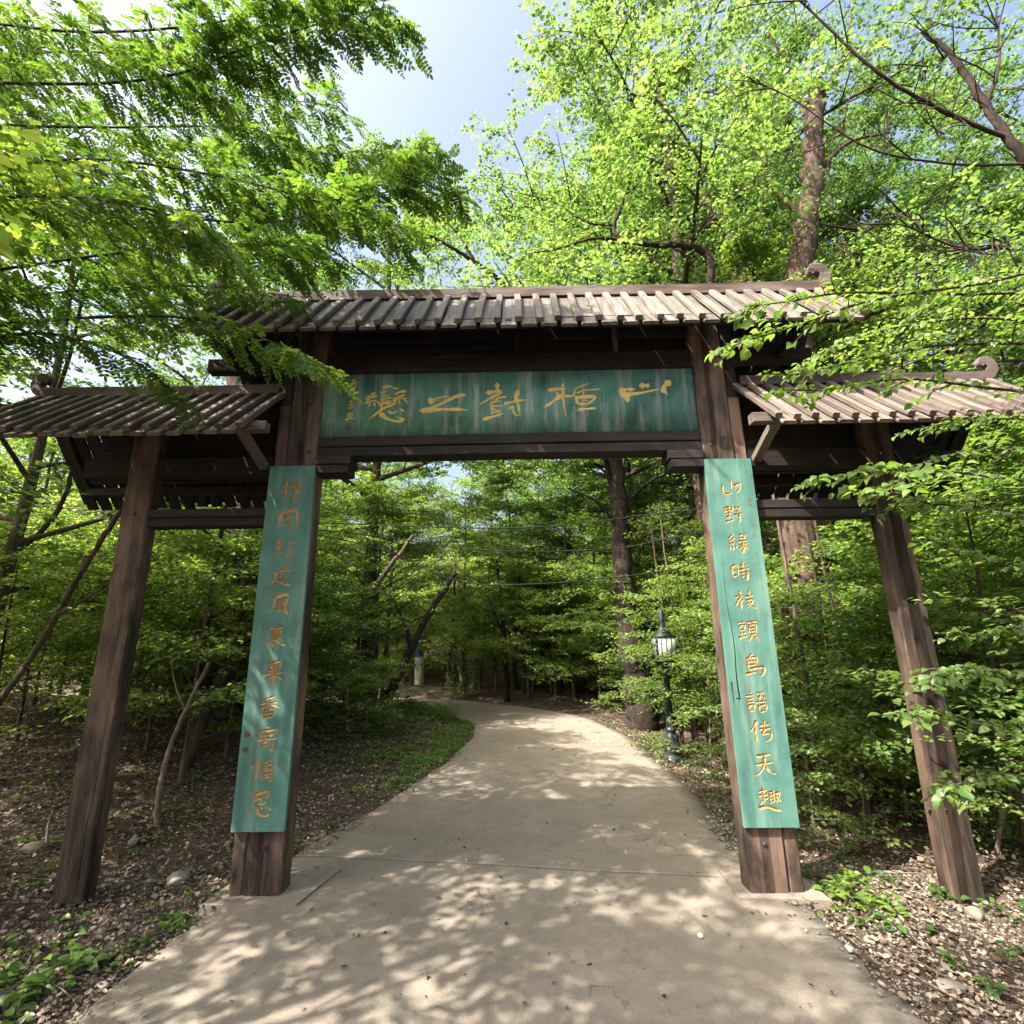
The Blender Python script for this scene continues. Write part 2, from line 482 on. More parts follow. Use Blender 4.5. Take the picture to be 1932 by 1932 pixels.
PATH = empty('path', (0, 0, 0)); tag(PATH, 'pale worn concrete footpath curving away through the woods', kind='structure')
def build_slab(y0, y1, name, k0=0, k1=10 ** 6):
    P = CLs[(np.arange(len(CLs)) >= k0) & (np.arange(len(CLs)) <= k1)]
    rows = []
    T = np.gradient(CLs[:, :2], axis=0); T /= np.linalg.norm(T, axis=1)[:, None]
    # refine
    t = np.linspace(0, len(CLs) - 1, 520)
    C = np.stack([np.interp(t, np.arange(len(CLs)), CLs[:, k]) for k in range(3)], 1)
    TT = np.stack([np.interp(t, np.arange(len(CLs)), T[:, k]) for k in range(2)], 1)
    sel = []
    for c, tt in zip(C, TT): sel.append((c, tt))
    sel = [(c, tt) for c, tt in sel if y0 < (c[1] if c[0] > -4 else 99) <= y1] if y1 < 90 else [(c, tt) for c, tt in sel if (c[1] > y0)]
    # square ends at the joint
    def at_y(yv):
        i = np.argmin(abs(C[:, 1] - yv)); return (np.array([np.interp(yv, C[:, 1][:300], C[:, 0][:300]), yv, np.interp(yv, C[:, 1][:300], C[:, 2][:300])]), TT[i])
    if y0 > -5: sel = [at_y(y0)] + sel
    if y1 < 90: sel = sel + [at_y(y1)]
    m = 17
    V = []
    rg = np.random.default_rng(int(abs(y0) * 10) + 3)
    n = len(sel)
    for c, tt in sel:
        nrm = np.array([tt[1], -tt[0]])
        el = 0.012 * math.sin(c[1] * 3.1) + 0.008 * math.sin(c[1] * 9.7 + 1) + rg.normal(0, .007)
        er = 0.012 * math.sin(c[1] * 2.7 + 2) + 0.008 * math.sin(c[1] * 11.3) + rg.normal(0, .007)
        for u in np.linspace(-1, 1, m):
            w = c[2] + (el if u < 0 else er) * abs(u) ** 6
            x, y = c[0] + nrm[0] * u * w, c[1] + nrm[1] * u * w
            z = 0.006 * wav(np.float64(x) * 2.3, np.float64(y) * 2.1) - 0.012 * abs(u) ** 10
            V.append((x, y, z))
    V = np.array(V); B = V.copy(); B[:, 2] = -0.16
    i = np.arange(n - 1)[:, None] * m; j = np.arange(m - 1)[None, :]
    F = np.stack([i + j, i + j + 1, i + m + j + 1, i + m + j], -1).reshape(-1, 4)
    k = n * m
    side = []
    for a in range(n - 1):
        side += [(a * m, (a + 1) * m, (a + 1) * m + k, a * m + k), (a * m + m - 1 + k, (a + 1) * m + m - 1 + k, (a + 1) * m + m - 1, a * m + m - 1)]
    for a in range(m - 1):
        side += [(a + 1, a, a + k, a + 1 + k), ((n - 1) * m + a, (n - 1) * m + a + 1, (n - 1) * m + a + 1 + k, (n - 1) * m + a + k)]
    me = mesh_np(name, np.concatenate([V, B]), [np.concatenate([F, np.array(side)])], M_conc)
    return obj(name, me, PATH)
build_slab(-5.9, 4.372, 'slab')
build_slab(4.388, 99, 'slab')

def rect_slab(poly, z0, z1, name, mat, parent):
    V = [(x, y, z0) for x, y in poly] + [(x, y, z1) for x, y in poly]
    n = len(poly)
    F4 = [(i, (i + 1) % n, (i + 1) % n + n, i + n) for i in range(n)]
    me = bpy.data.meshes.new(name); me.from_pydata(V, [], F4 + [tuple(range(n, 2 * n)), tuple(range(n - 1, -1, -1))]); me.materials.append(mat)
    return obj(name, me, parent)
rect_slab([(-2.10, 3.78), (-1.48, 3.80), (-1.36, 4.33), (-1.60, 4.36), (-2.06, 4.33)], -0.1, 0.016, 'footing_slab', M_conc, PATH)
rect_slab([(1.40, 3.84), (1.98, 3.80), (1.96, 4.31), (1.43, 4.33)], -0.1, 0.014, 'footing_slab', M_conc, PATH)

# ------------------------------------------------------------------ the gateway
XC = -0.067
GATE = empty('wooden_gateway', (XC, 4.0, 0), 'tall dark timber gateway with slatted roofs and green inscribed boards spanning the footpath', 'gateway')
_cache = {}
rgT = np.random.default_rng(5)
def timber_mesh(L, w, t, mat, var=0, jit=0.004, bev=0.006, segs=2):
    key = (round(L, 3), round(w, 3), round(t, 3), mat.name, var, segs)
    if key in _cache: return _cache[key]
    rg = np.random.default_rng(abs(hash((round(L * 1000), round(w * 1000), var))) % 99991)
    b = min(bev, w * .3, t * .3)
    prof = np.array([(-w / 2 + b, -t / 2), (w / 2 - b, -t / 2), (w / 2, -t / 2 + b), (w / 2, t / 2 - b), (w / 2 - b, t / 2), (-w / 2 + b, t / 2), (-w / 2, t / 2 - b), (-w / 2, -t / 2 + b)])
    zs = np.linspace(0, L, segs + 1)
    V = []
    for z in zs:
        off = rg.normal(0, jit, 2) if 0 < z < L else rg.normal(0, jit * .5, 2)
        for x, y in prof: V.append((x + off[0], y + off[1] * .6, z + rg.normal(0, .001)))
    F = []
    for s in range(segs):
        for k in range(8): F.append((s * 8 + k, s * 8 + (k + 1) % 8, (s + 1) * 8 + (k + 1) % 8, (s + 1) * 8 + k))
    me = bpy.data.meshes.new('timber')
    me.from_pydata(V, [], F + [tuple(range(7, -1, -1)), tuple(range(segs * 8, segs * 8 + 8))])
    me.materials.append(mat)
    _cache[key] = me
    return me

def timber(name, p0, p1, w, t, mat, parent=None, face=(0, -1, 0), var=0, jit=0.004, segs=2, label=None):
    """a timber from p0 to p1; w is its width, t its thickness along FACE"""
    p0, p1 = Vector(p0), Vector(p1)
    z = (p1 - p0); L = z.length; z.normalize()
    y = Vector(face); y = (y - z * y.dot(z)).normalized()
    x = y.cross(z)
    M = Matrix(((x.x, y.x, z.x, p0.x), (x.y, y.y, z.y, p0.y), (x.z, y.z, z.z, p0.z), (0, 0, 0, 1)))
    o = obj(name, timber_mesh(L, w, t, mat, var, jit, segs=segs), parent, M)
    if label: o['label'] = label
    return o

def post_mesh(x0, x1, y0, y1, z0, z1, mat, cracks=(), seed=0, rings=46):
    """upright timber with real drying cracks on its front: cracks = (u, wander, z_lo, z_hi, width, depth)"""
    rg = np.random.default_rng(seed)
    w, d = x1 - x0, y1 - y0
    b = 0.012
    zs = np.linspace(z0, z1, rings)
    ph = rg.uniform(0, 6, 4)
    V = []
    nprof = None
    for z in zs:
        ox = 0.004 * math.sin(z * 2.1 + ph[0]) + rg.normal(0, .0012)
        oy = 0.003 * math.sin(z * 1.7 + ph[1])
        pr = [(b, 0)]
        for (u, wa, lo, hi, cw, cd) in cracks:
            k = max(0.0, min(1, (z - lo) / 0.25, (hi - z) / 0.25))
            uu = u * w + wa * math.sin(z * 1.3 + ph[2]) + 0.004 * math.sin(z * 11 + ph[3]) + rg.normal(0, .0015)
            cww = cw * k * (0.6 + 0.4 * math.sin(z * 3 + u * 9)) + 0.0004
            pr += [(uu - cww, 0), (uu, cd * max(k, 0.02)), (uu + cww, 0)]
        pr += [(w - b, 0), (w, b), (w, d - b), (w - b, d), (b, d), (0, d - b), (0, b)]
        nprof = len(pr)
        for x, y in pr:
            V.append((x0 + x + ox, y0 + y + oy, z))
    F = []
    for s in range(rings - 1):
        for k in range(nprof): F.append((s * nprof + k, s * nprof + (k + 1) % nprof, (s + 1) * nprof + (k + 1) % nprof, (s + 1) * nprof + k))
    me = bpy.data.meshes.new('post')
    me.from_pydata(V, [], F + [tuple(range(nprof - 1, -1, -1)), tuple(range((rings - 1) * nprof, rings * nprof))])
    me.materials.append(mat)
    return me

YF, YB = 3.90, 4.065
XI, XO = 1.568, 1.928
for s in (-1, 1):
    p = bpy.data.objects.new('post', None); place(p, GATE, Matrix.Translation((XC + s * 1.75, 4.0, 0)))
    p['label'] = 'main post of two squared timbers standing left of the path' if s < 0 else 'main post of two squared timbers standing right of the path'
    # wide timber towards the path, narrow one outside
    a, b_ = XI, XI + 0.258
    lo, hi = (XC + a, XC + b_) if s > 0 else (XC - b_, XC - a)
    obj('timber', post_mesh(lo, hi, YF, YB, -0.12, 4.46, M_post, [(0.55, 0.02, -.1, 1.4, .004, .02), (0.35, 0.01, 2.9, 4.2, .003, .02)], 11 + s), p)
    a, b_ = XI + 0.264, XO
    lo, hi = (XC + a, XC + b_) if s > 0 else (XC - b_, XC - a)
    obj('timber', post_mesh(lo, hi, YF + (0.006 if s < 0 else 0.004), YB, -0.14, 3.60, M_post, [(0.5, 0.01, 0, 3, .002, .01)], 21 + s), p)
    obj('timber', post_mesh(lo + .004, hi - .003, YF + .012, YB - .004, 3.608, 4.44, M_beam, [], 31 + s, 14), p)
    # outer post
    a, b_ = 2.892, 3.112
    lo, hi = (XC + a, XC + b_) if s > 0 else (XC - b_, XC - a)
    o = obj('post', post_mesh(lo, hi, YF, YF + 0.12, -0.25, 3.42, M_post,
            [(0.62, 0.025, -.2, 3.2, .0075, .05), (0.3, .01, .2, 1.2, .002, .012)] if s > 0 else [(0.5, .03, 1.3, 3.0, .003, .02), (0.75, .01, -.1, 1.5, .003, .02)], 41 + s), GATE)
    o['label'] = 'slimmer outer post with a long drying crack' if s > 0 else 'slimmer outer post with worn dark face'

bolt = Acc(); tube(bolt, np.array([(0, 0, 0), (0, -.006, 0), (0, -.011, 0)]), np.array([.016, .016, .010]), 8, cap=True)
bolt_me = bolt.mesh('bolt', M_iron)
for s in (-1, 1):
    for dx, z in ((1.64, 3.18), (1.75, 3.24), (1.66, 3.62), (1.78, 3.98), (1.70, .30)):
        obj('bolt', bolt_me, GATE, Matrix.Translation((XC + s * dx, YF + .002, z)))
    for z in (2.68, 3.08): obj('bolt', bolt_me, GATE, Matrix.Translation((XC + s * 3.0, YF + .002, z)))

# lintel: two boards with a seam, corbels, purlin over the name board
xl, xr = XC - XI + 0.004, XC + XI - 0.004
o = bpy.data.objects.new('lintel', None); place(o, GATE, Matrix.Translation((XC, 4, 3.2)))
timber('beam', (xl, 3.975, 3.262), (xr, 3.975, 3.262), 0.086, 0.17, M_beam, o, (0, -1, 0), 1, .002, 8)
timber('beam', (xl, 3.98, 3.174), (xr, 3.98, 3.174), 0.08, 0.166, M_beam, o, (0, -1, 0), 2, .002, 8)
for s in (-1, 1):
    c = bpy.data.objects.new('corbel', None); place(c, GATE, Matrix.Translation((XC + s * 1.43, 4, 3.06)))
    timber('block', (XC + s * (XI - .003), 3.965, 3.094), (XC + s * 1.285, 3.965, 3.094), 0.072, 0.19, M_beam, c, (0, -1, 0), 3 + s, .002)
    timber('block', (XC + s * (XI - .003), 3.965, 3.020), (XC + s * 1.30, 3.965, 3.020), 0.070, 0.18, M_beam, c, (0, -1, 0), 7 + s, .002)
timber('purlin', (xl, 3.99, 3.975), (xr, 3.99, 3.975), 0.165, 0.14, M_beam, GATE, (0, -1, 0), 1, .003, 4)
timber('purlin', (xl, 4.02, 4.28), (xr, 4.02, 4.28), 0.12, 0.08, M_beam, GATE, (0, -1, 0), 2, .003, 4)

def roof(parent, x0, x1, yr, zr, yf, zf, yb, zb, n, mat, mat2, pw, bw, seed):
    rg = random.Random(seed)
    sp = (x1 - x0) / n
    for side, (ye, ze) in enumerate(((yf, zf), (yb, zb))):
        d = Vector((0, ye - yr, ze - zr)).normalized()
        nr = Vector((0, d.z, -d.y)) if side == 0 else Vector((0, -d.z, d.y))
        if nr.z < 0: nr = -nr
        r0 = Vector((0, yr, zr)); L = Vector((0, ye - yr, ze - zr)).length
        for i in range(n + 1):
            if i < n:
                x = x0 + sp * (i + .5)
                e = rg.uniform(-.014, .012); q = rg.uniform(-.003, .003)
                a = r0 + d * 0.02 + nr * (-0.026 + q); b = r0 + d * (L + e) + nr * (-0.026 + q + rg.uniform(-.004, .004))
                timber('roof_board', (x, a.y, a.z), (x + rg.uniform(-.004, .004), b.y, b.z), sp - 0.034, 0.026, mat if side == 0 else M_beam, parent, nr, rg.randint(0, 3))  # rear slope darker than the front: shade put into the boards' colour
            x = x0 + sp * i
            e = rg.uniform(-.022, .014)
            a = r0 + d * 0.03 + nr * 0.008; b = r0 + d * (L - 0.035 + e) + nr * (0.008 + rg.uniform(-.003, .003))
            timber('batten', (x, a.y, a.z), (x + rg.uniform(-.011, .011), b.y, b.z), bw, 0.040, mat2 if side == 0 else M_beam, parent, nr, rg.randint(0, 3))  # rear battens likewise carry shade in their colour

def ridge(parent, x0, x1, y, z, h, t, mat, curl_l, curl_r, k=1.0):
    """one ridge board whose ends curl up and inwards"""
    P = []
    W = []
    if curl_l:
        for dx, dz, w in ((-.035, .19, .05), (.0, .235, .075), (-.06, .275, .10), (-.145, .235, .125), (-.17, .145, .135), (-.12, .055, .13), (-.04, .012, h * .98)):
            P.append((x0 + dx * k, z + dz * k)); W.append(w * k if w < h * .9 else h)
    for x in np.linspace(x0 + .08, x1 - .08, 14): P.append((x, z + .004 * math.sin(x * 3))); W.append(h)
    if curl_r:
        for dx, dz, w in reversed(((-.035, .19, .05), (.0, .235, .075), (-.06, .275, .10), (-.145, .235, .125), (-.17, .145, .135), (-.12, .055, .13), (-.04, .012, h * .98))):
            P.append((x1 - dx * k, z + dz * k)); W.append(w * k if w < h * .9 else h)
    P = spline([np.array((a, b, w)) for (a, b), w in zip(P, W)], 4)
    T = np.gradient(P[:, :2], axis=0); T /= np.linalg.norm(T, axis=1)[:, None] + 1e-9
    Nn = np.stack([-T[:, 1], T[:, 0]], 1)
    V = []
    for p, nn in zip(P, Nn):
        for (sa, yy) in ((1, -1), (-1, -1), (-1, 1), (1, 1)):
            V.append((p[0] + nn[0] * sa * p[2] / 2, y + yy * t / 2, p[1] + nn[1] * sa * p[2] / 2))
    F = []
    n = len(P)
    for i in range(n - 1):
        for k_ in range(4): F.append((i * 4 + k_, i * 4 + (k_ + 1) % 4, (i + 1) * 4 + (k_ + 1) % 4, (i + 1) * 4 + k_))
    F += [(3, 2, 1, 0), ((n - 1) * 4, (n - 1) * 4 + 1, (n - 1) * 4 + 2, (n - 1) * 4 + 3)]
    # mesh in a frame whose Z runs along the board so that the grain follows it
    M = Matrix.Translation(((x0 + x1) / 2, y, z)) @ Matrix.Rotation(math.pi / 2, 4, 'Y')
    Mi = M.inverted()
    V = [tuple(Mi @ Vector(v)) for v in V]
    me = bpy.data.meshes.new('ridge_board'); me.from_pydata(V, [], F); me.materials.append(mat); me.update()
    o = obj('ridge_board', me, parent, M)
    return o

# main roof
mr = bpy.data.objects.new('roof', None); place(mr, GATE, Matrix.Translation((XC, 4.0, 4.6))); mr['label'] = 'high middle roof of weathered boards and battens with curled ridge ends'
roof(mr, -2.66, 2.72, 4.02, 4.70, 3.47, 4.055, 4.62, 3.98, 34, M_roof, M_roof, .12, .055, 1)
ridge(mr, -2.62, 2.70, 4.02, 4.725, 0.095, 0.06, M_ridge, True, True, .72)
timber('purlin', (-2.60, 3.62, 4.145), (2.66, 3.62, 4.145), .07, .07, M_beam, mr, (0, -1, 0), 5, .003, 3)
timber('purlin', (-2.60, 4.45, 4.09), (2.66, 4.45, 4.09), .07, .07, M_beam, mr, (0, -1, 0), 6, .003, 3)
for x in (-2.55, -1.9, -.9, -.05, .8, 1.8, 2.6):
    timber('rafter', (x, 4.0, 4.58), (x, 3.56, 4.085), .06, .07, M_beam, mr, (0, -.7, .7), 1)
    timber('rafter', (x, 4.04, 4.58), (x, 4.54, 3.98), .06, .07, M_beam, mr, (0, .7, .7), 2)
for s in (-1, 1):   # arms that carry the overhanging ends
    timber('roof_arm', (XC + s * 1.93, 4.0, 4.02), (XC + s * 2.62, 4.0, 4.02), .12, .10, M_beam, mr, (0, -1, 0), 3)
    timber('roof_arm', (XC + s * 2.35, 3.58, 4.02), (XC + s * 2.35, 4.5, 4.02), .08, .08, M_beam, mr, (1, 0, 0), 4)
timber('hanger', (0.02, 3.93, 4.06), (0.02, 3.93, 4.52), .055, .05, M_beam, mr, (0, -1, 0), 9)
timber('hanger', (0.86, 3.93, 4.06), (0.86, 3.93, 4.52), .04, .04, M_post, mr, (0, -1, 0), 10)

# side roofs
for s in (-1, 1):
    sr = bpy.data.objects.new('roof', None); place(sr, GATE, Matrix.Translation((XC + s * 3.0, 3.95, 3.7)))
    sr['label'] = 'low left side roof of narrow weathered boards and battens' if s < 0 else 'low right side roof half hidden by leafy twigs'
    x0, x1 = (-4.10, -1.985) if s < 0 else (1.845, 3.98)
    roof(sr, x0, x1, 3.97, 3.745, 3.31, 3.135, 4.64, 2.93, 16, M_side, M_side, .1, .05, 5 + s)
    ridge(sr, x0 + (.02 if s < 0 else -.02), x1 - (.02 if s > 0 else -.03), 3.97, 3.78, 0.085, 0.05, M_ridge, s < 0, s > 0, .52)
    xa, xb = (x0 + .04, -1.86) if s < 0 else (1.73, x1 - .04)
    timber('purlin', (xa, 3.50, 3.225), (xb, 3.50, 3.225), .075, .075, M_side, sr, (0, -1, 0), 5, .003, 3)
    timber('purlin', (xa + .1, 4.45, 3.02), (xb, 4.45, 3.02), .075, .075, M_beam, sr, (0, -1, 0), 6, .003, 3)
    for x in (x0 + .12, (x0 + x1) / 2, x1 - .12):
        timber('rafter', (x, 3.93, 3.66), (x, 3.42, 3.185), .05, .06, M_beam, sr, (0, -.7, .7), 1)
        timber('rafter', (x, 4.01, 3.66), (x, 4.55, 2.98), .05, .06, M_beam, sr, (0, .7, .7), 2)
    xp = XC + s * 2.0
    timber('brace', (xp, 3.91, 3.06), (xp, 3.45, 3.245), .07, .06, M_side, sr, (0, -.5, -.7), 3)
    # cross beam and tie beam
    xe = XC + s * 3.50
    xm = XC + s * (XO + .003)
    o = timber('cross_beam', (xm, 3.985, 3.075), (xe, 3.985, 3.075), .155, .13, M_beam, GATE, (0, -1, 0), 1, .003, 4)
    timber('cross_beam', (xm, 4.16, 3.10), (XC + s * 3.62, 4.16, 3.10), .17, .06, M_beam, GATE, (0, -1, 0), 2, .003, 4)
    tb = bpy.data.objects.new('tie_beam', None); place(tb, GATE, Matrix.Translation((XC + s * 2.4, 3.98, 2.64)))
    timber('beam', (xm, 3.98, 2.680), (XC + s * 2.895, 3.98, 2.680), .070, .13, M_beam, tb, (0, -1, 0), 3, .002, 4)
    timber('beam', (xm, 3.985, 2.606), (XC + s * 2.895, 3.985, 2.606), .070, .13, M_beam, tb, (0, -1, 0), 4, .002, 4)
    # added dark boards that keep light out below the side roof
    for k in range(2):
        timber('light_block_board', (xm, 4.10 + .002 * k, 3.22 + k * .15), (XC + s * 3.55, 4.10 + .002 * k, 3.22 + k * .15), .145, .022, M_beam, GATE, (0, -1, 0), 5 + k, .002, 3)
for k in range(3):  # boards added to block light under the high roof
    timber('light_block_board', (xl, 4.075 + .002 * k, 4.09 + k * .135), (xr, 4.075 + .002 * k, 4.09 + k * .135), .13, .02, M_beam, GATE, (0, -1, 0), 8 + k, .002, 3)

# ---- brush strokes
def parse(s):
    out = []
    for st in s.split('|'):
        st = st.strip()
        w = 1.0
        if '*' in st: st, ww = st.split('*'); w = float(ww)
        out.append(([tuple(float(v) for v in p.split(',')) for p in st.split()], w))
    return out

def brush(pts, hw, rg, n=5):
    """2-D centre line and half widths of one brush stroke"""
    P = spline([np.array(p) for p in pts], n)
    t = np.linspace(0, 1, len(P))
    w = hw * (0.75 + 0.35 * np.cos(t * 5 + rg.uniform(-.5, .5)) * (1 - t) + 0.15 * np.sin(t * 9 + rg.uniform(0, 6)))
    w *= np.clip((1 - t) / 0.22, 0.22, 1) * np.clip(t / 0.08 + 0.55, 0, 1)
    T = np.gradient(P, axis=0); T /= np.linalg.norm(T, axis=1)[:, None] + 1e-9
    Nn = np.stack([-T[:, 1], T[:, 0]], 1)
    return P, Nn, w

def trough(acc, P, Nn, w, depth, lift=0.0):
    """V-shaped groove (depth > 0, into +y) or raised stroke (depth < 0)"""
    n = len(P)
    L = P + Nn * w[:, None]; Rr = P - Nn * w[:, None]
    V = np.zeros((n, 3, 3))
    V[:, 0, 0], V[:, 0, 2] = L[:, 0], L[:, 1]
    V[:, 2, 0], V[:, 2, 2] = Rr[:, 0], Rr[:, 1]
    V[:, 1, 0], V[:, 1, 2] = P[:, 0], P[:, 1]
    V[:, 0, 1] = V[:, 2, 1] = lift
    V[:, 1, 1] = lift + depth * np.clip(w / w.max(), .3, 1)
    i = np.arange(n - 1)[:, None] * 3; j = np.arange(2)[None, :]
    F = np.stack([i + j, i + j + 1, i + 3 + j + 1, i + 3 + j], -1).reshape(-1, 4)
    acc.add(V.reshape(-1, 3), F, np.array([[0, 1, 2], [3 * n - 1, 3 * n - 2, 3 * n - 3]]))

def cutter(acc, P, Nn, w, y0, y1):
    n = len(P)
    L = P + Nn * w[:, None]; Rr = P - Nn * w[:, None]
    V = np.zeros((n, 4, 3))
    for k, (Q, y) in enumerate(((L, y0), (Rr, y0), (Rr, y1), (L, y1))):
        V[:, k, 0], V[:, k, 1], V[:, k, 2] = Q[:, 0], y, Q[:, 1]
    i = np.arange(n - 1)[:, None] * 4; j = np.arange(4)[None, :]; k = (j + 1) % 4
    F = np.stack([i + j, i + k, i + 4 + k, i + 4 + j], -1).reshape(-1, 4)
    acc.add(V.reshape(-1, 3), F, np.array([[3, 2, 1, 0], [4 * n - 4, 4 * n - 3, 4 * n - 2, 4 * n - 1]]))

CH = {
 'shan': '8,42 11,80 34,86 56,72|50,18 50,68|60,50 86,36 92,50 80,72 62,84',
 'ye': '12,18 15,48|14,20 45,15 42,42|16,33 42,30|14,48 42,44|29,17 28,80|14,64 44,60|8,88 48,76*1.2|55,22 80,18 66,38|62,32 76,42|50,54 96,46*1.1|74,50 74,84 60,92',
 'lv': '28,8 12,28 30,30|34,22 10,50 38,46|26,50 24,62|12,64 8,80|24,64 26,80|36,60 42,74|56,14 82,10 78,38|54,26 80,24|50,42 96,38*1.1|70,42 70,90 60,84*1.2|56,54 64,62|68,62 50,80|90,48 76,60|74,62 96,84',
 'shi': '12,28 12,80*1.2|13,30 38,27 37,78|14,52 35,50|13,74 36,72|62,10 62,42|48,28 82,23|44,46 94,38*1.1|46,62 94,56|76,46 78,88 66,84*1.2|54,68 62,80',
 'zhi1': '8,34 44,28|30,6 30,96*1.3|28,36 4,74|32,46 44,54|50,34 94,26*1.1|70,6 70,44|54,50 84,46 72,66 50,88|58,56 72,72 98,86*1.2',
 'tou': '10,16 42,12|16,28 16,48|17,29 38,26 36,46|17,47 37,45|18,56 22,68|36,54 30,68|6,80 46,70*1.2|52,14 96,8*1.2|72,12 62,24|56,26 56,68|57,27 86,24 86,66|58,40 84,38|58,53 84,51|57,67 85,65|64,72 48,94|78,72 96,92*1.1',
 'niao': '50,2 36,18 18,34*1.1|30,20 28,68*1.3|32,20 68,18 64,48|32,34 64,32|30,50 72,46|28,66 90,58 94,76 80,94 66,90*1.1|12,86 64,78*1.1',
 'yu': '24,4 30,16|6,24 44,20|14,38 38,34|14,50 38,46|14,62 16,86|16,64 38,60 36,82|16,84 38,80|54,14 90,10|70,14 62,44|58,30 84,28 80,46|46,50 98,44*1.1|58,62 60,90|60,64 90,60 86,86|60,88 88,84',
 'chuan': '36,6 22,30 2,50*1.2|26,30 26,94*1.3|66,6 66,34|46,26 90,20|42,42 94,36*1.1|66,42 54,60 84,56 90,68 76,84 50,90*1.1',
 'tian': '22,18 84,10*1.4|16,50 94,40*1.2|54,16 50,50 34,76 4,94*1.1|52,50 70,76 100,88*1.2',
 'qu': '28,4 28,34*1.2|10,20 46,14|6,36 50,30|28,36 28,62|30,48 46,44|20,54 8,72|2,80 38,76 70,86 102,92*1.4|50,24 74,18|54,24 54,60|68,20 68,64|54,36 67,34|54,48 67,46|50,62 70,56|76,28 94,26 84,48 76,62|78,34 86,50 98,58',
 'zha': '6,38 42,32|28,6 28,94*1.3|26,40 4,72|52,22 96,16|72,4 72,40|70,24 48,44|76,24 96,38|58,48 58,72|59,49 86,46 85,70|60,60 84,58|48,88 100,82*1.2',
 'yuan': '16,18 12,94*1.5|18,18 90,10 92,90 78,94*1.2|34,34 66,30|50,20 50,42|30,46 72,42|40,54 64,52 58,64 40,66|50,66 36,82|54,66 72,82',
 'hong': '28,6 12,26 30,30|34,22 8,48 40,44|26,50 24,62|6,82 40,66*1.1|24,64 26,76|54,28 92,24*1.2|74,28 70,76|42,82 100,76*1.2',
 'chu': '50,2 50,22|46,14 78,10|22,28 86,22 80,34|24,28 20,60 0,88*1.2|36,42 66,36|50,28 46,54 68,52|40,60 28,80|38,64 62,60 42,86|42,68 66,84 100,88*1.3|64,58 60,74',
 'feng': '24,14 20,60 0,92*1.3|26,16 80,8 74,60 84,88 104,80*1.3|36,30 62,26|50,28 48,76|36,44 36,60|37,44 62,42 60,58|37,60 60,58|34,80 62,74|58,70 66,80',
 'li': '50,0 54,10|12,20 90,12*1.1|32,28 30,50|33,29 68,26 66,46|34,38 66,36|32,50 66,47|50,28 50,62|22,62 80,56|48,62 6,90|36,76 36,96 52,88|54,62 70,82 104,90*1.2|74,64 62,74',
 'guo': '26,10 28,44|28,12 78,6 72,40*1.1|30,27 72,25|30,43 72,40|50,10 52,98 40,92*1.3|2,60 98,52|44,60 10,86|58,60 92,84*1.1',
 'xiang': '70,2 26,16|6,34 96,26|50,14 50,54|46,34 6,58|56,32 96,50|30,58 32,94|31,60 72,56 70,94|34,74 68,72|33,90 68,88',
 'ji': '48,0 54,12|14,20 10,36|15,22 90,16 80,32|24,40 78,34|50,28 36,48|54,36 70,46|4,58 98,50*1.1|28,66 30,82|29,67 52,65 50,80|30,81 50,79|74,54 74,94 58,88*1.1',
 'qing': '22,6 22,96*1.3|6,32 12,50|32,26 40,40|50,20 92,14|54,32 90,28|70,2 70,44|44,46 100,40*1.1|54,54 50,94|55,54 88,50 88,92 78,86|55,66 86,64|55,77 86,75',
 'si': '24,10 26,50*1.3|25,12 78,6 72,48*1.1|28,30 72,28|50,10 50,48|27,50 72,47|12,68 4,90|34,62 44,90 78,94 84,78*1.2|52,60 58,72|84,60 98,76',
}
SMALL = ['30,10 66,8 60,30 32,32|16,46 94,38|50,44 34,64 78,62 62,92 30,84', '10,36 90,26|40,8 36,60|20,62 74,54|62,40 66,100 54,94',
         '30,14 70,10|50,12 46,82|28,48 68,44|16,88 84,82', '34,6 34,66|36,8 72,6 70,64|36,28 68,26|36,46 68,44|4,72 98,62|30,72 26,96']
SEALS = '12,12 12,88|12,12 88,12 88,88|12,88 88,88|30,40 70,40|50,22 50,80|30,64 70,62'

def char_strokes(s, x, z, size, hw, seed, sy=1.0):
    rg = random.Random(seed)
    res = []
    for pts, wm in parse(s):
        q = [(x + (px - 50) / 100 * size, z - (py - 50) / 100 * size * sy) for px, py in pts]
        res.append(brush(q, hw * wm, rg))
    return res

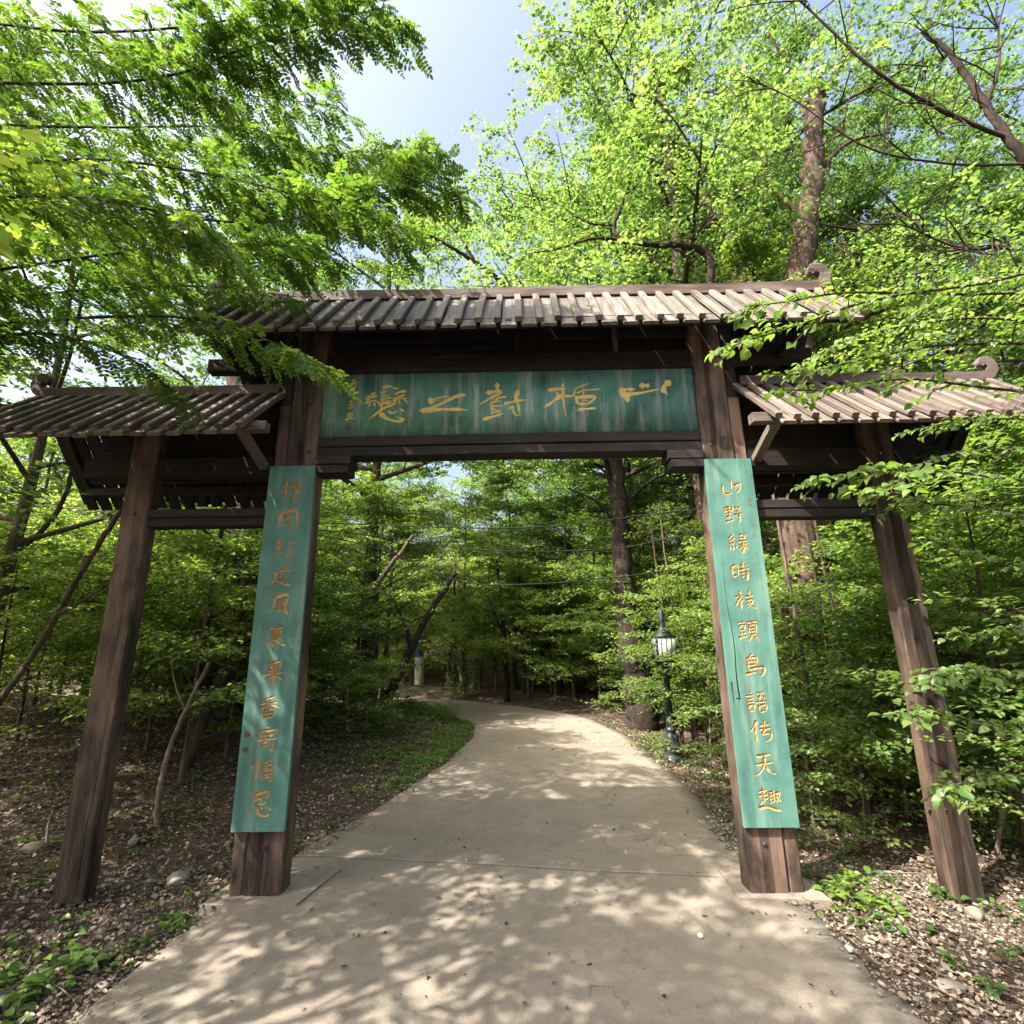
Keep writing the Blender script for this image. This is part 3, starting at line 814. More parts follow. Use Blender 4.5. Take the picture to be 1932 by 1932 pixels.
def couplet(s, chars, zs, small, sealpos, name_label):
    x0, x1 = (XC + XI, XC + XO) if s > 0 else (XC - XO, XC - XI)
    x0 -= .003; x1 += .006
    z0, z1 = 0.411, 3.047
    yf = 3.868
    xm, zm = (x0 + x1) / 2, (z0 + z1) / 2
    M = Matrix.Translation((xm, yf, zm))
    hx, hz, th = (x1 - x0) / 2, (z1 - z0) / 2, 0.03
    V = [(-hx, 0, -hz), (hx, 0, -hz), (hx, 0, hz), (-hx, 0, hz), (-hx, th, -hz), (hx, th, -hz), (hx, th, hz), (-hx, th, hz)]
    F = [(0, 1, 2, 3), (7, 6, 5, 4), (0, 4, 5, 1), (1, 5, 6, 2), (2, 6, 7, 3), (3, 7, 4, 0)]
    me = bpy.data.meshes.new('couplet_board'); me.from_pydata(V, [], F); me.materials.append(M_couplet)
    b = obj('couplet_board', me, GATE, M)
    b['label'] = name_label
    cut = Acc()
    for i, (c, z) in enumerate(zip(chars, zs)):
        acc = Acc()
        for P, Nn, w in char_strokes(CH[c], 0.004 * (-1) ** i, z - zm, 0.168, 0.0105, i * 7 + (3 if s > 0 else 90)):
            trough(acc, P, Nn, w * .97, 0.0120, 0.0004)
            cutter(cut, P, Nn, w, -0.01, 0.0135 + 0.00001 * i)
        obj('carved_character', acc.mesh('carved_character', M_gold), b, M)
    for i, (dx, z) in enumerate(small):
        acc = Acc()
        for P, Nn, w in char_strokes(SMALL[i % 4], dx, z - zm, 0.036, 0.0022, i + 400, 1.15): trough(acc, P, Nn, w, -0.0015, -0.0003)
        obj('small_character', acc.mesh('small_character', M_pinkchar), b, M)
    for dx, z in sealpos:
        acc = Acc()
        n = 14; a = np.linspace(0, 2 * np.pi, n, endpoint=False)
        V = np.stack([dx + .022 * np.cos(a), np.full(n, -.002), z - zm + .019 * np.sin(a)], 1)
        acc.add(np.concatenate([V, [[dx, -.003, z - zm]]]), np.array([[k, (k + 1) % n, n] for k in range(n)]))
        obj('seal', acc.mesh('seal', M_seal), b, M)
    if s > 0:   # the long split beside the lower characters
        rg = random.Random(3)
        pts = [(-hx + .055, .55), (-hx + .05, .2), (-hx + .072, -.1), (-hx + .062, -.35), (-hx + .070, -.52)]
        P, Nn, w = brush(pts, .006, rg, 8); w = np.linspace(.0012, .0075, len(P)) * np.clip((1 - np.linspace(0, 1, len(P))) / .05, .3, 1)
        cutter(cut, P, Nn, w, -.01, .05)
        P, Nn, w = brush([(-hx + .04, -.49), (-hx + .078, -.50)], .006, rg, 4); cutter(cut, P, Nn, w, -.01, .05)
        P, Nn, w = brush([(-hx + .02, -.38), (-hx + .024, -.55)], .007, rg, 4); cutter(cut, P, Nn, w, -.01, .05)
    co = bpy.data.objects.new('cut', cut.mesh('cut', M_couplet)); COL.objects.link(co); co.matrix_world = M
    md = b.modifiers.new('cut', 'BOOLEAN'); md.operation = 'DIFFERENCE'; md.solver = 'EXACT'; md.use_self = True; md.object = co
    bpy.context.view_layer.update()
    dg = bpy.context.evaluated_depsgraph_get()
    nm = bpy.data.meshes.new_from_object(b.evaluated_get(dg))
    b.modifiers.clear()
    if len(nm.polygons) > 10: b.data = nm
    bpy.data.objects.remove(co)
    return b
couplet(-1, ['zha', 'yuan', 'hong', 'chu', 'feng', 'li', 'guo', 'xiang', 'ji', 'qing', 'si'],
        [2.847, 2.607, 2.373, 2.154, 1.945, 1.711, 1.453, 1.208, 1.005, 0.797, 0.585],
        [(-.135, z) for z in (1.62, 1.54, 1.46, 1.37, 1.28, 1.20, 1.11)], [(-.14, 1.03), (-.14, .93)],
        'long green board with eleven carved gold characters on the left post')
couplet(1, ['shan', 'ye', 'lv', 'shi', 'zhi1', 'tou', 'niao', 'yu', 'chuan', 'tian', 'qu'],
        [2.816, 2.592, 2.361, 2.149, 1.926, 1.706, 1.463, 1.209, 1.015, 0.802, 0.583],
        [(.13, z) for z in (2.70, 2.66, 2.50, 2.42, 2.27, 2.20)], [],
        'long green board with eleven carved gold characters and a split edge on the right post')

# name board with five large characters and an inscription
def nx(sx): return (sx / 1.06 - 960.5) * 0.004445 - 0.0625
def nz(sy): return 3.885 - (sy / 1.06 - 700) * 0.00487
nbM = Matrix.Translation((XC, 3.915, 3.607))
me = timber_mesh(2 * XI - .01, 0.548, 0.03, M_name, 0, .0005, segs=2)
Mb = Matrix(((0, 0, 1, XC - XI + .005), (0, -1, 0, 3.925), (1, 0, 0, 3.610), (0, 0, 0, 1)))
V = np.array([(-XI + .005, 0, -.296), (XI - .005, 0, -.296), (XI - .005, 0, .272), (-XI + .005, 0, .272), (-XI + .005, .03, -.296), (XI - .005, .03, -.296), (XI - .005, .03, .272), (-XI + .005, .03, .272)])
NB = obj('name_board', mesh_np('name_board', V, np.array([(0, 1, 2, 3), (7, 6, 5, 4), (0, 4, 5, 1), (1, 5, 6, 2), (2, 6, 7, 3), (3, 7, 4, 0)]), M_name), GATE, nbM)
NB['label'] = 'wide stained green name board with five large gold characters under the high roof'
HEAD = [
 ((670, 740), '650,215 700,195 780,200*28|790,225 870,225*18|625,280 700,260*17|640,330 760,320*14|620,385 700,365 830,350*15|640,410 800,390*12|635,430 640,510*20|650,430 800,430 790,460 700,490*15|535,285 480,320 410,375*18|570,325 490,350 415,410*14|420,430 500,395 600,410*14|480,430 450,485*14|540,430 545,475*14|590,410 620,470*14|970,270 880,280 815,315*20|960,320 870,345 790,385*14|800,400 880,370 990,365*14|830,400 830,450*14|880,400 885,450*14|950,380 1000,430*14|760,460 640,520 470,650*20|630,570 700,630 800,670 900,680 940,650 850,620*26|740,545 790,570 860,540*18|900,520 960,550*18'),
 ((670, 740), '1290,400 1340,390 1400,395*26|1320,420 1360,430*40|1400,375 1500,355 1600,360*12|1790,335 1700,345 1550,410 1400,480 1190,545*26|1190,540 1400,530 1600,530 1840,540*28'),
 ((940, 740), '380,195 380,290*34|240,310 330,300 440,285*28|440,310 300,380 140,468*22|390,385 510,370*18|280,470 340,440 440,430*16|370,400 360,440*20|290,490 310,580*16|310,500 470,490*14|330,540 430,580*14|300,590 440,570*16|195,675 330,640 465,600*20|480,470 600,440 820,415*18|670,290 640,400 670,500 690,610*26|540,540 590,510 600,580 640,625 730,630*16'),
 ((940, 740), '1100,290 1200,280 1340,275*26|1295,205 1295,300 1290,400 1320,650*20|1260,370 1150,450 1025,530*26|1200,330 1260,370 1430,375 1460,290 1550,240 1670,205*16|1490,340 1580,290*14|1600,300 1825,290*16|1570,300 1570,370*14|1480,395 1480,490*28|1480,400 1720,395 1690,450 1620,490*22|1500,490 1640,490*20|1495,570 1740,550*22|1560,450 1640,440*14'),
 ((1140, 730), '700,390 800,370 910,370*30|720,420 800,440 860,430*45|780,460 800,545*40|830,440 1000,420 1240,375*24|1000,320 1070,320 1120,330*40|1390,280 1330,320 1300,380 1350,450*40'),
]
for i, ((ox, oy), s) in enumerate(HEAD):
    acc = Acc(); rg = random.Random(i)
    for pts, hw in parse(s):
        q = [(nx(ox + px / 6.9) - XC, nz(oy + py / 6.9) - 3.607) for px, py in pts]
        P, Nn, w = brush(q, hw / 6.9 / 1.06 * 0.00445 * 1.22, rg, 6)
        trough(acc, P, Nn, w, -0.010, -0.0006)
        e0 = w[0] * 0.8
        for c, ww in ((P[0], w[0]), (P[-1], w[-1])):
            n = 10; a = np.linspace(0, 2 * np.pi, n, endpoint=False)
            acc.add(np.concatenate([np.stack([c[0] + ww * np.cos(a), np.full(n, -.0007), c[1] + ww * np.sin(a)], 1), [[c[0], -.008, c[1]]]]), np.array([[k, (k + 1) % n, n] for k in range(n)]))
    obj('large_character', acc.mesh('large_character', M_gold2), NB, nbM)
for i, (sy, st) in enumerate(((762, SMALL[0]), (782, SMALL[1]), (804, SMALL[2]), (829, SMALL[3]))):
    acc = Acc()
    for P, Nn, w in char_strokes(st, nx(703 - i) - XC, nz(sy) - 3.607, 0.085, 0.0055, i + 70): trough(acc, P, Nn, w, -0.004, -0.0006)
    obj('small_character', acc.mesh('small_character', M_gold2), NB, nbM)
acc = Acc()
for P, Nn, w in char_strokes(SEALS, nx(700) - XC, nz(850) - 3.607, 0.055, 0.004, 99): trough(acc, P, Nn, w, -0.003, -0.0006)
obj('seal', acc.mesh('seal', M_seal), NB, nbM)

# ------------------------------------------------------------------ trees
def leaves_np(rng, pos, dirs, nrm, L, W, shape='rhomb'):
    """arrays of leaf faces; pos = stalk end, dirs = unit axis, nrm = unit normal"""
    n = len(pos)
    side = np.cross(dirs, nrm); side /= np.linalg.norm(side, axis=1)[:, None] + 1e-9
    nn = np.cross(side, dirs)
    L = L[:, None]; W = W[:, None]
    if shape == 'rhomb':
        V = np.stack([pos, pos + dirs * L * .45 + side * W * .5 + nn * L * .06, pos + dirs * L - nn * L * .08, pos + dirs * L * .45 - side * W * .5 + nn * L * .06], 1)
        b = np.arange(n)[:, None] * 4
        F = np.concatenate([b + np.array([[0, 1, 2]]), b + np.array([[0, 2, 3]])])
        return V.reshape(-1, 3), F
    if shape == 'hex':
        cu = nn * L * .12
        V = np.stack([pos, pos + dirs * L * .25 + side * W * .42 + cu, pos + dirs * L * .65 + side * W * .5 + cu * 1.3, pos + dirs * L + cu * .5, pos + dirs * L * .7 - side * W * .42 + cu * .6, pos + dirs * L * .22 - side * W * .5 + cu], 1)
        b = np.arange(n)[:, None] * 6
        return V.reshape(-1, 3), np.concatenate([b + np.array([[0, 1, 2, 3]]), b + np.array([[0, 3, 4, 5]])])
    # ovate leaf with midrib fold
    prof = [(0.0, 0.0), (0.18, 0.36), (0.42, 0.5), (0.7, 0.34), (1.0, 0.0)]
    rib = [pos + dirs * L * t + nn * L * (.10 * math.sin(t * 3.1) - .10 * t * t) for t, _ in prof]
    Vs = list(rib)
    for sg in (1, -1):
        for k in (1, 2, 3): Vs.append(rib[k] + side * W * prof[k][1] * sg + nn * W * .10)
    V = np.stack(Vs, 1)
    b = np.arange(n)[:, None] * 11
    T = []; Q = []
    for o_, sg in ((5, 1), (8, -1)):
        t1, q1, q2, t2 = (0, o_, 1), (1, o_, o_ + 1, 2), (2, o_ + 1, o_ + 2, 3), (3, o_ + 2, 4)
        if sg < 0: t1, q1, q2, t2 = t1[::-1], q1[::-1], q2[::-1], t2[::-1]
        T += [t1, t2]; Q += [q1, q2]
    return V.reshape(-1, 3), np.concatenate([b + np.array([t]) for t in T]), np.concatenate([b + np.array([q]) for q in Q])

def unit(v): return v / (np.linalg.norm(v) + 1e-9)

def tree_proto(seed, H, h0, R_, nprim, nsec, ntw, nleaf, ls, tr, sparse=0.0, flatk=0.5, leafm=None, barkm=None, lean=0.0):
    """a whole tree of height H with its crown from h0 up, radius R_; returns (trunk mesh, crown mesh)"""
    rng = np.random.default_rng(seed)
    wood_ = Acc(); P, D, NN, LL = [], [], [], []
    ph = rng.uniform(0, 6, 3)
    zs = np.linspace(-0.3, H * 0.93, 15)
    cx = lean * zs / H + 0.10 * np.sin(zs * .7 + ph[0]) * zs / H; cyv = 0.10 * np.sin(zs * .55 + ph[1]) * zs / H
    trunk = np.stack([cx, cyv, zs], 1)
    rad = tr * (1 - 0.85 * np.clip(zs / H, 0, 1)) * (1 + 0.5 * np.exp(-np.clip(zs, 0, 9) * 3))
    tube(wood_, trunk, rad, 9, .05, rng)
    def tp(z): return np.array([np.interp(z, zs, cx), np.interp(z, zs, cyv), z])
    for i in range(nprim):
        f = (i + rng.uniform(0, .8)) / nprim
        z = h0 * 0.9 + (H * 0.92 - h0 * 0.9) * f
        az = i * 2.4 + rng.uniform(-.5, .5)
        out = R_ * (math.sin(math.pi * min(1, (0.22 + 0.78 * f) ** 0.8)) * .75 + .3) * rng.uniform(.75, 1.12)
        rise = out * rng.uniform(.25, .6) * (0.5 + f)
        d = np.array([math.cos(az), math.sin(az), 0])
        b0 = tp(z)
        pts = spline([b0, b0 + d * out * .35 + [0, 0, rise * .45], b0 + d * out * .7 + [rng.normal(0, .15), rng.normal(0, .15), rise * .8], b0 + d * out + [0, 0, rise * (.75 + .25 * f)]], 4)
        r0 = tr * 0.42 * (1 - .6 * f)
        tube(wood_, pts, np.linspace(r0, r0 * .18, len(pts)), 6, .04, rng)
        for j in range(nsec):
            if rng.random() < sparse: continue
            t = .25 + .75 * (j + rng.uniform(0, 1)) / nsec
            q = pts[min(len(pts) - 1, int(t * (len(pts) - 1)))]
            sgn = 1 if j % 2 else -1
            a2 = az + sgn * rng.uniform(.5, 1.2)
            L2 = out * rng.uniform(.28, .5) * (1.15 - .5 * t) + .15
            d2 = np.array([math.cos(a2), math.sin(a2), rng.uniform(-.12, .45)])
            e = q + d2 * L2
            sp = spline([q, q + d2 * L2 * .5 + [0, 0, .08 * L2], e - [0, 0, .06 * L2]], 3)
            tube(wood_, sp, np.linspace(r0 * .3, r0 * .07, len(sp)), 4)
            for k in range(ntw):
                t3 = (k + rng.uniform(0, 1)) / ntw
                q3 = sp[min(len(sp) - 1, int(t3 * (len(sp) - 1) + .5))]
                a3 = a2 + (1 if k % 2 else -1) * rng.uniform(.3, 1.3)
                L3 = rng.uniform(.6, 1.2) * L2 * .55 + .12
                d3 = unit(np.array([math.cos(a3), math.sin(a3), rng.uniform(-.35, .3)]))
                if k % 2 == 0: tube(wood_, np.array([q3, q3 + d3 * L3]), np.array([r0 * .08 + .002, .002]), 3)
                m = int(nleaf * rng.uniform(.7, 1.3))
                tt = np.sort(rng.uniform(.05, 1.05, m))
                sd = np.where(np.arange(m) % 2 == 0, 1.0, -1.0)
                s3 = unit(np.cross(d3, [0, 0, 1.0]))
                jit = rng.normal(0, ls * .5, (m, 3)); jit[:, 2] *= .7
                P.append(q3 + d3 * L3 * tt[:, None] + s3 * sd[:, None] * ls * .3 + jit)
                dd = d3 * rng.uniform(.3, 1, m)[:, None] + s3 * sd[:, None] * rng.uniform(.5, 1.1, m)[:, None] + rng.normal(0, .25, (m, 3)) + np.array([0, 0, -.15])
                D.append(dd / np.linalg.norm(dd, axis=1)[:, None])
                un = np.array([0, 0, 1.0]) + rng.normal(0, flatk, (m, 3))
                NN.append(un / np.linalg.norm(un, axis=1)[:, None])
                LL.append(ls * rng.uniform(.65, 1.2, m))
    P, D, NN, LL = np.concatenate(P), np.concatenate(D), np.concatenate(NN), np.concatenate(LL)
    V, F = leaves_np(rng, P, D, NN, LL, LL * .72)
    return (wood_.mesh('trunk', barkm or M_bark, True), mesh_np('crown', V, F, leafm or M_leaf), H, (h0 + H) / 2, R_)

PR = {}
PR['tall'] = [tree_proto(100 + k, 11.5 + k * .5, 4.2, 3.0, 17, 7, 8, 26, .095, .16 + .02 * k, .1, .55, M_leaf if k % 2 else M_leafl) for k in range(3)]
PR['giant'] = [tree_proto(150 + k, 16.0, 5.0, 4.1, 21, 9, 10, 40, .084, .2, .08, .6, M_leafl, M_bark) for k in range(2)]
PR['mid'] = [tree_proto(200 + k, 6.0, 1.6, 2.1, 15, 6, 7, 26, .075, .075, .12, .4, M_leaf, M_bark) for k in range(3)]
PR['sap'] = [tree_proto(300 + k, 3.0, .5, 1.15, 13, 5, 5, 22, .06, .025, .1, .35, M_leaf, M_bark) for k in range(3)]
PR['shrub'] = [tree_proto(400 + k, 1.3, .1, .75, 11, 4, 4, 20, .05, .013, .1, .4, M_leaf, M_barkpale) for k in range(2)]
PR['far'] = [tree_proto(500 + k, 13, 1.2, 3.6, 20, 6, 6, 16, .16, .15, .1, .6, M_leaf if k else M_leafl) for k in range(2)]
PR['bare'] = [tree_proto(600, 11, 2.5, 3.3, 20, 7, 6, 3, .09, .17, .0, .5, M_leaf, M_barkdark)]

NT = 0
def tree(kind, x, y, scale=1.0, rz=None, var=None, label=None, group=None, cat='tree', name=None, zs=1.0, bark_=None, dz=0):
    global NT
    NT += 1
    rg = random.Random(NT * 13)
    tm, cm, H, hc, Rr = PR[kind][var if var is not None else rg.randrange(len(PR[kind]))]
    rz = rg.uniform(0, 6.28) if rz is None else rz
    M = Matrix.Translation((x, y, gz(x, y) - .03 + dz)) @ Matrix.Rotation(rz, 4, 'Z') @ Matrix.Diagonal((scale, scale, scale * zs, 1))
    o = bpy.data.objects.new(name or 'forest_tree', None); o.empty_display_size = .3
    place(o, None, M)
    tag(o, label, cat, group)
    obj('trunk', tm, o, M)
    c = obj('crown', cm, o, M); c['kind'] = 'stuff'
    return o

rg = random.Random(21)
placed = []
def ok(x, y, sep, margin):
    d, s = path_dist(x, y)
    if d[0] < margin: return False
    return all((x - a) ** 2 + (y - b) ** 2 > sep * sep for a, b in placed)
def gap_hit(x, y, h, r):
    """would a crown here close the opening of sky over the path"""
    for hh in (h - r * .6, h, h + r * .7):
        p = to_px((x, y, hh))
        if p is None: continue
        rp = r * FOC / p[2]
        if p[0] + rp * .9 > 745 and p[0] - rp * .9 < 900 and p[1] - rp * .9 < 235: return True
    return False

# canopy trees near the gateway (left ones also throw the dappled shade)
TALL = [(-8.3, 3.9, .95, 'tall tree at the left edge level with the gateway'),
        (4.6, 8.6, .8, 'tall tree just right of the street lamp'), (7.6, 9.5, .95, 'tall tree behind the right side roof, left of the dead twigs'),
        (10.5, 11, 1.1, 'tall tree far behind the right outer post'), (9.8, 6.8, .85, 'tall tree at the right edge behind the bare dead limbs'), (3.5, 15.5, 1.0, 'tall tree on the outside of the path bend')]
for x, y, s, lab in [(-4.9, .5, 1.3, 'spreading shade tree left of the camera'), (-5.3, 2.7, .85, 'small shade tree at the left edge in front of the gateway'), (-3.9, -2.4, 1.3, 'spreading shade tree behind the camera'), (-3.5, -1.0, 1.1, 'small shade tree just left of the camera'), (-5.7, 5.5, 1.2, 'small leafy tree behind the left outer post'), (-4.4, 7.3, .85, 'small leafy tree seen through the left bay of the gateway')]:
    placed.append((x, y))
    tree('mid', x, y, s, label=lab, cat='tree', name='shade_tree')
for i, (x, y, s, lab) in enumerate(TALL):
    placed.append((x, y))
    tree('tall', x, y, s, var=i % 3, label=lab, group='tall trees around the gateway', name='canopy_tree')
GIANT = [(-3.7, 12.7, .88, 'towering tree straight below the strip of open sky'), (3.75, 10.0, 1.12, 'towering bright green tree right above the middle of the high roof'), (5.6, 11.6, .85, 'towering bright green tree above the right end of the high roof'), (2.7, 13.8, 1.05, 'towering pale green tree beside the strip of open sky'),
         (7.0, 16.5, 1.1, 'towering tree behind the shaggy barked trunk'), (4.9, 13.6, 1.1, 'towering tree filling the sky between the curved branch and the thick trunk'), (9.6, 12.8, 1.05, 'towering tree right of the shaggy barked trunk'), (12.5, 9.5, 1.0, 'towering tree at upper right behind the dead limbs'), (-7.2, 13.0, 1.0, 'towering tree left of the strip of open sky')]
for i, (x, y, s, lab) in enumerate(GIANT):
    placed.append((x, y))
    tree('giant', x, y, s, var=i % 2, zs=1.13 if s < .9 else 1.0, label=lab, group='towering trees behind the gateway', name='canopy_tree')
for x, y, s, lab in [(-2.9, 11.3, .85, 'leafy young tree on the inside of the path bend'), (-3.6, 13.2, .95, 'leafy young tree where the path disappears to the left'), (2.5, 11.9, .9, 'leafy young tree behind the thick dark trunk'),
                     (1.5, 15.0, 1.0, 'leafy young tree facing down the path at the bend'), (-.2, 16.6, 1.1, 'leafy young tree straight behind the path bend'), (-1.9, 17.6, 1.15, 'leafy young tree behind the far end of the path'), (2.6, 17.6, 1.1, 'leafy young tree in the second row behind the bend'), (-4.0, 18.4, 1.1, 'leafy young tree beside the white post'), (.8, 19.2, 1.3, 'larger leafy tree in the second row behind the path bend')]:
    placed.append((x, y))
    tree('mid', x, y, s, label=lab, cat='tree', name='understory_tree', group='young trees around the path bend')
# forest behind
for i in range(900):
    y = rg.uniform(10, 46); x = rg.uniform(-1.1, 1.1) * (y + 6)
    if y < 20:
        if not ok(x, y, 2.3, 1.3): continue
        k = 'mid' if (rg.random() < .8 or x < 2) else 'tall'
    else:
        if not ok(x, y, 3.4, 2.0): continue
        k = 'far'
    q = to_px((x, y, gz(x, y)))
    if q and 820 < q[0] < 1150 and y < 30 and k != 'mid': continue
    s = rg.uniform(.8, 1.15)
    if k != 'mid' and gap_hit(x, y, PR[k][0][3] * s + gz(x, y), PR[k][0][4] * s): 
        if rg.random() < .5: continue
        k = 'mid'
    placed.append((x, y))
    tree(k, x, y, s, label='slender green tree in the woods behind the gateway', group='trees in the woods behind')
    if len(placed) > 125: break
# understory: saplings and shrubs
np_ = []
def under(kind, x0, x1, y0, y1, n, margin, lab, grp, cat, smin=.7, smax=1.25, sep=.8):
    k = 0
    for _ in range(n * 20):
        x, y = rg.uniform(x0, x1), rg.uniform(y0, y1)
        d, s = path_dist(x, y)
        if d[0] < margin or any((x - a) ** 2 + (y - b) ** 2 < sep * sep for a, b in np_): continue
        if 3.2 < y < 4.9 and abs(x) < 4.4: continue
        if any(y < by and abs(x - bx * y / by) < (1.15 if by < 8 else .8) + .3 * (kind == 'mid') for bx, by in ((2.15, 7.9), (2.32, 10.5), (-3.55, 18.6))): continue
        np_.append((x, y)); k += 1
        tree(kind, x, y, rg.uniform(smin, smax), label=lab, group=grp, cat=cat, name='sapling' if kind == 'sap' else ('shrub' if kind == 'shrub' else 'understory_tree'))
        if k >= n: break
under('mid', -14, -3.2, 8, 16, 12, 1.6, 'young tree with thin stems in the woods behind', 'young trees in the woods', 'tree', .6, .95, 1.6)
under('mid', 3.4, 14, 6.5, 16, 14, 1.3, 'young tree with thin stems in the woods behind', 'young trees in the woods', 'tree', .6, .95, 1.6)
under('sap', -10, -3.0, 7.5, 15, 22, 1.2, 'waist high green sapling on the woodland floor', 'saplings on the woodland floor', 'sapling')
under('sap', -9, -3.3, 5.6, 9, 18, 1.2, 'thin sapling on the leafy floor behind the left posts', 'thin saplings behind the left posts', 'sapling', .6, 1.1, .9)
under('sap', 2.4, 9, 5.2, 15, 40, .55, 'waist high green sapling on the woodland floor', 'saplings on the woodland floor', 'sapling')
under('mid', -22, 16, 16, 32, 60, .8, 'young tree with thin stems in the woods behind', 'young trees in the woods', 'tree', .5, .9, 1.4)
under('sap', -5, 5, 13.5, 17.5, 26, .5, 'leafy sapling on the outside of the path bend', 'saplings around the path bend', 'sapling', .9, 1.5, .75)
under('sap', -14, 10, 15.2, 24, 50, .6, 'waist high green sapling on the woodland floor', 'saplings on the woodland floor', 'sapling')
under('shrub', 2.3, 7, 5.0, 12, 40, .35, 'low green shrub on the woodland floor', 'low shrubs on the woodland floor', 'shrub', .6, 1.2, .45)
under('shrub', -8, -1.2, 8.5, 15, 40, .3, 'low green shrub on the woodland floor', 'low shrubs on the woodland floor', 'shrub', .5, 1.0, .45)
tree('shrub', 2.62, 7.75, 1.15, label='low shrub growing against the street lamp', cat='shrub', name='shrub')
tree('sap', 3.0, 8.3, .8, label='sapling leaning its leaves over the street lamp', cat='sapling', name='sapling')
# thicket at the right edge
for i, (x, y, k, s) in enumerate([(4.0, 4.6, 'sap', 1.15), (4.7, 3.9, 'sap', 1.2), (4.3, 5.5, 'sap', 1.1), (5.3, 4.6, 'mid', .62), (5.0, 6.0, 'mid', .6), (3.4, 5.6, 'sap', .8), (4.05, 3.5, 'sap', .75), (6.3, 5.4, 'mid', .75), (5.6, 3.4, 'mid', .6)]):
    tree(k, x, y, s, label='dense leafy sapling in the thicket beside the right outer post', group='thicket by the right outer post', cat='sapling', name='sapling')

def limb_tree(name, label, cat, limbs, mat, group=None, base=None, leaves=None, leafm=None, sides=9, seed=0):
    """a tree given by its own limbs: each ([points], r0, r1)"""
    rng = np.random.default_rng(seed)
    acc = Acc()
    for pts, r0, r1 in limbs:
        P = spline([np.array(p) for p in pts], 7)
        P[1:-1] += rng.normal(0, r0 * .10, P[1:-1].shape)
        tube(acc, P, np.linspace(r0, r1, len(P)), sides, .06, rng, cap=True)
    b = base if base is not None else limbs[0][0][0]
    o = empty(name, b, label, cat, group)
    M = Matrix.Translation(b)
    V = [v - np.array(b, dtype=np.float32) for v in acc.V]; acc.V = V
    obj('trunk', acc.mesh('trunk', mat, True), o, M)
    if leaves:
        P, D, NN, LL = [], [], [], []
        for pts, dens, spread, ls in leaves:
            Q = spline([np.array(p) for p in pts], 12)
            m = dens
            idx = rng.integers(0, len(Q), m)
            d = rng.normal(0, 1, (m, 3)); d[:, 2] *= .5
            P.append(Q[idx] + rng.normal(0, spread, (m, 3)) * [1, 1, .6]); D.append(d / np.linalg.norm(d, axis=1)[:, None])
            un = np.array([0, 0, 1.0]) + rng.normal(0, .5, (m, 3)); NN.append(un / np.linalg.norm(un, axis=1)[:, None]); LL.append(ls * rng.uniform(.7, 1.2, m))
        P, D, NN, LL = map(np.concatenate, (P, D, NN, LL))
        V, F = leaves_np(rng, P - np.array(b), D, NN, LL, LL * .7)
        c = obj('crown', mesh_np('crown', V, F, leafm or M_leafl), o, M); c['kind'] = 'stuff'
    return o

def A(px, py, Y): return tuple(at(px, py, Y))
def G(px, Y, dz=-.1):
    p = at(px, 1250, Y); return (p.x, Y, gz(p.x, Y) + dz)

limb_tree('old_tree', 'thick dark trunk of an old tree right of the path bend', 'tree',
          [([(2.36, 10.55, -.2), (2.34, 10.55, .4), A(1190, 1230, 10.5), A(1178, 1100, 10.5), A(1168, 960, 10.5), A(1160, 800, 10.4), A(1150, 620, 10.3)], .33, .09),
           ([A(1175, 1010, 10.5), A(1130, 950, 10.2), A(1070, 920, 10.0)], .05, .012), ([A(1168, 960, 10.5), A(1240, 900, 10.5), A(1300, 900, 10.3)], .05, .015)], M_barkdark, seed=1)
limb_tree('cypress_tree', 'huge shaggy barked trunk rising behind the right side roof', 'tree',
          [([G(1522, 7.6), A(1514, 1200, 7.6), A(1508, 1000, 7.6), A(1508, 760, 7.6), A(1510, 520, 7.6), A(1525, 380, 7.6), A(1535, 250, 7.6), A(1540, 160, 7.7)], .30, .14),
           ([G(1562, 7.9), A(1560, 1180, 7.9), A(1545, 1040, 7.9), A(1522, 900, 7.7)], .2, .15),
           ([A(1522, 420, 7.6), A(1450, 340, 7.6), A(1400, 230, 7.6)], .05, .015), ([A(1528, 340, 7.6), A(1600, 270, 7.5), A(1680, 250, 7.4)], .05, .012), ([A(1535, 250, 7.6), A(1500, 150, 7.6), A(1450, 60, 7.6)], .06, .015), ([A(1538, 200, 7.6), A(1590, 110, 7.7), A(1610, 10, 7.8)], .07, .015)], M_barkred, seed=2, sides=14,
          leaves=[([A(1515, 480, 7.4), A(1530, 330, 7.3)], 700, .45, .05), ([A(1450, 340, 7.6), A(1400, 230, 7.6)], 700, .3, .055), ([A(1500, 150, 7.6), A(1450, 60, 7.6)], 900, .35, .055), ([A(1590, 110, 7.7), A(1610, 10, 7.8)], 900, .35, .055)])
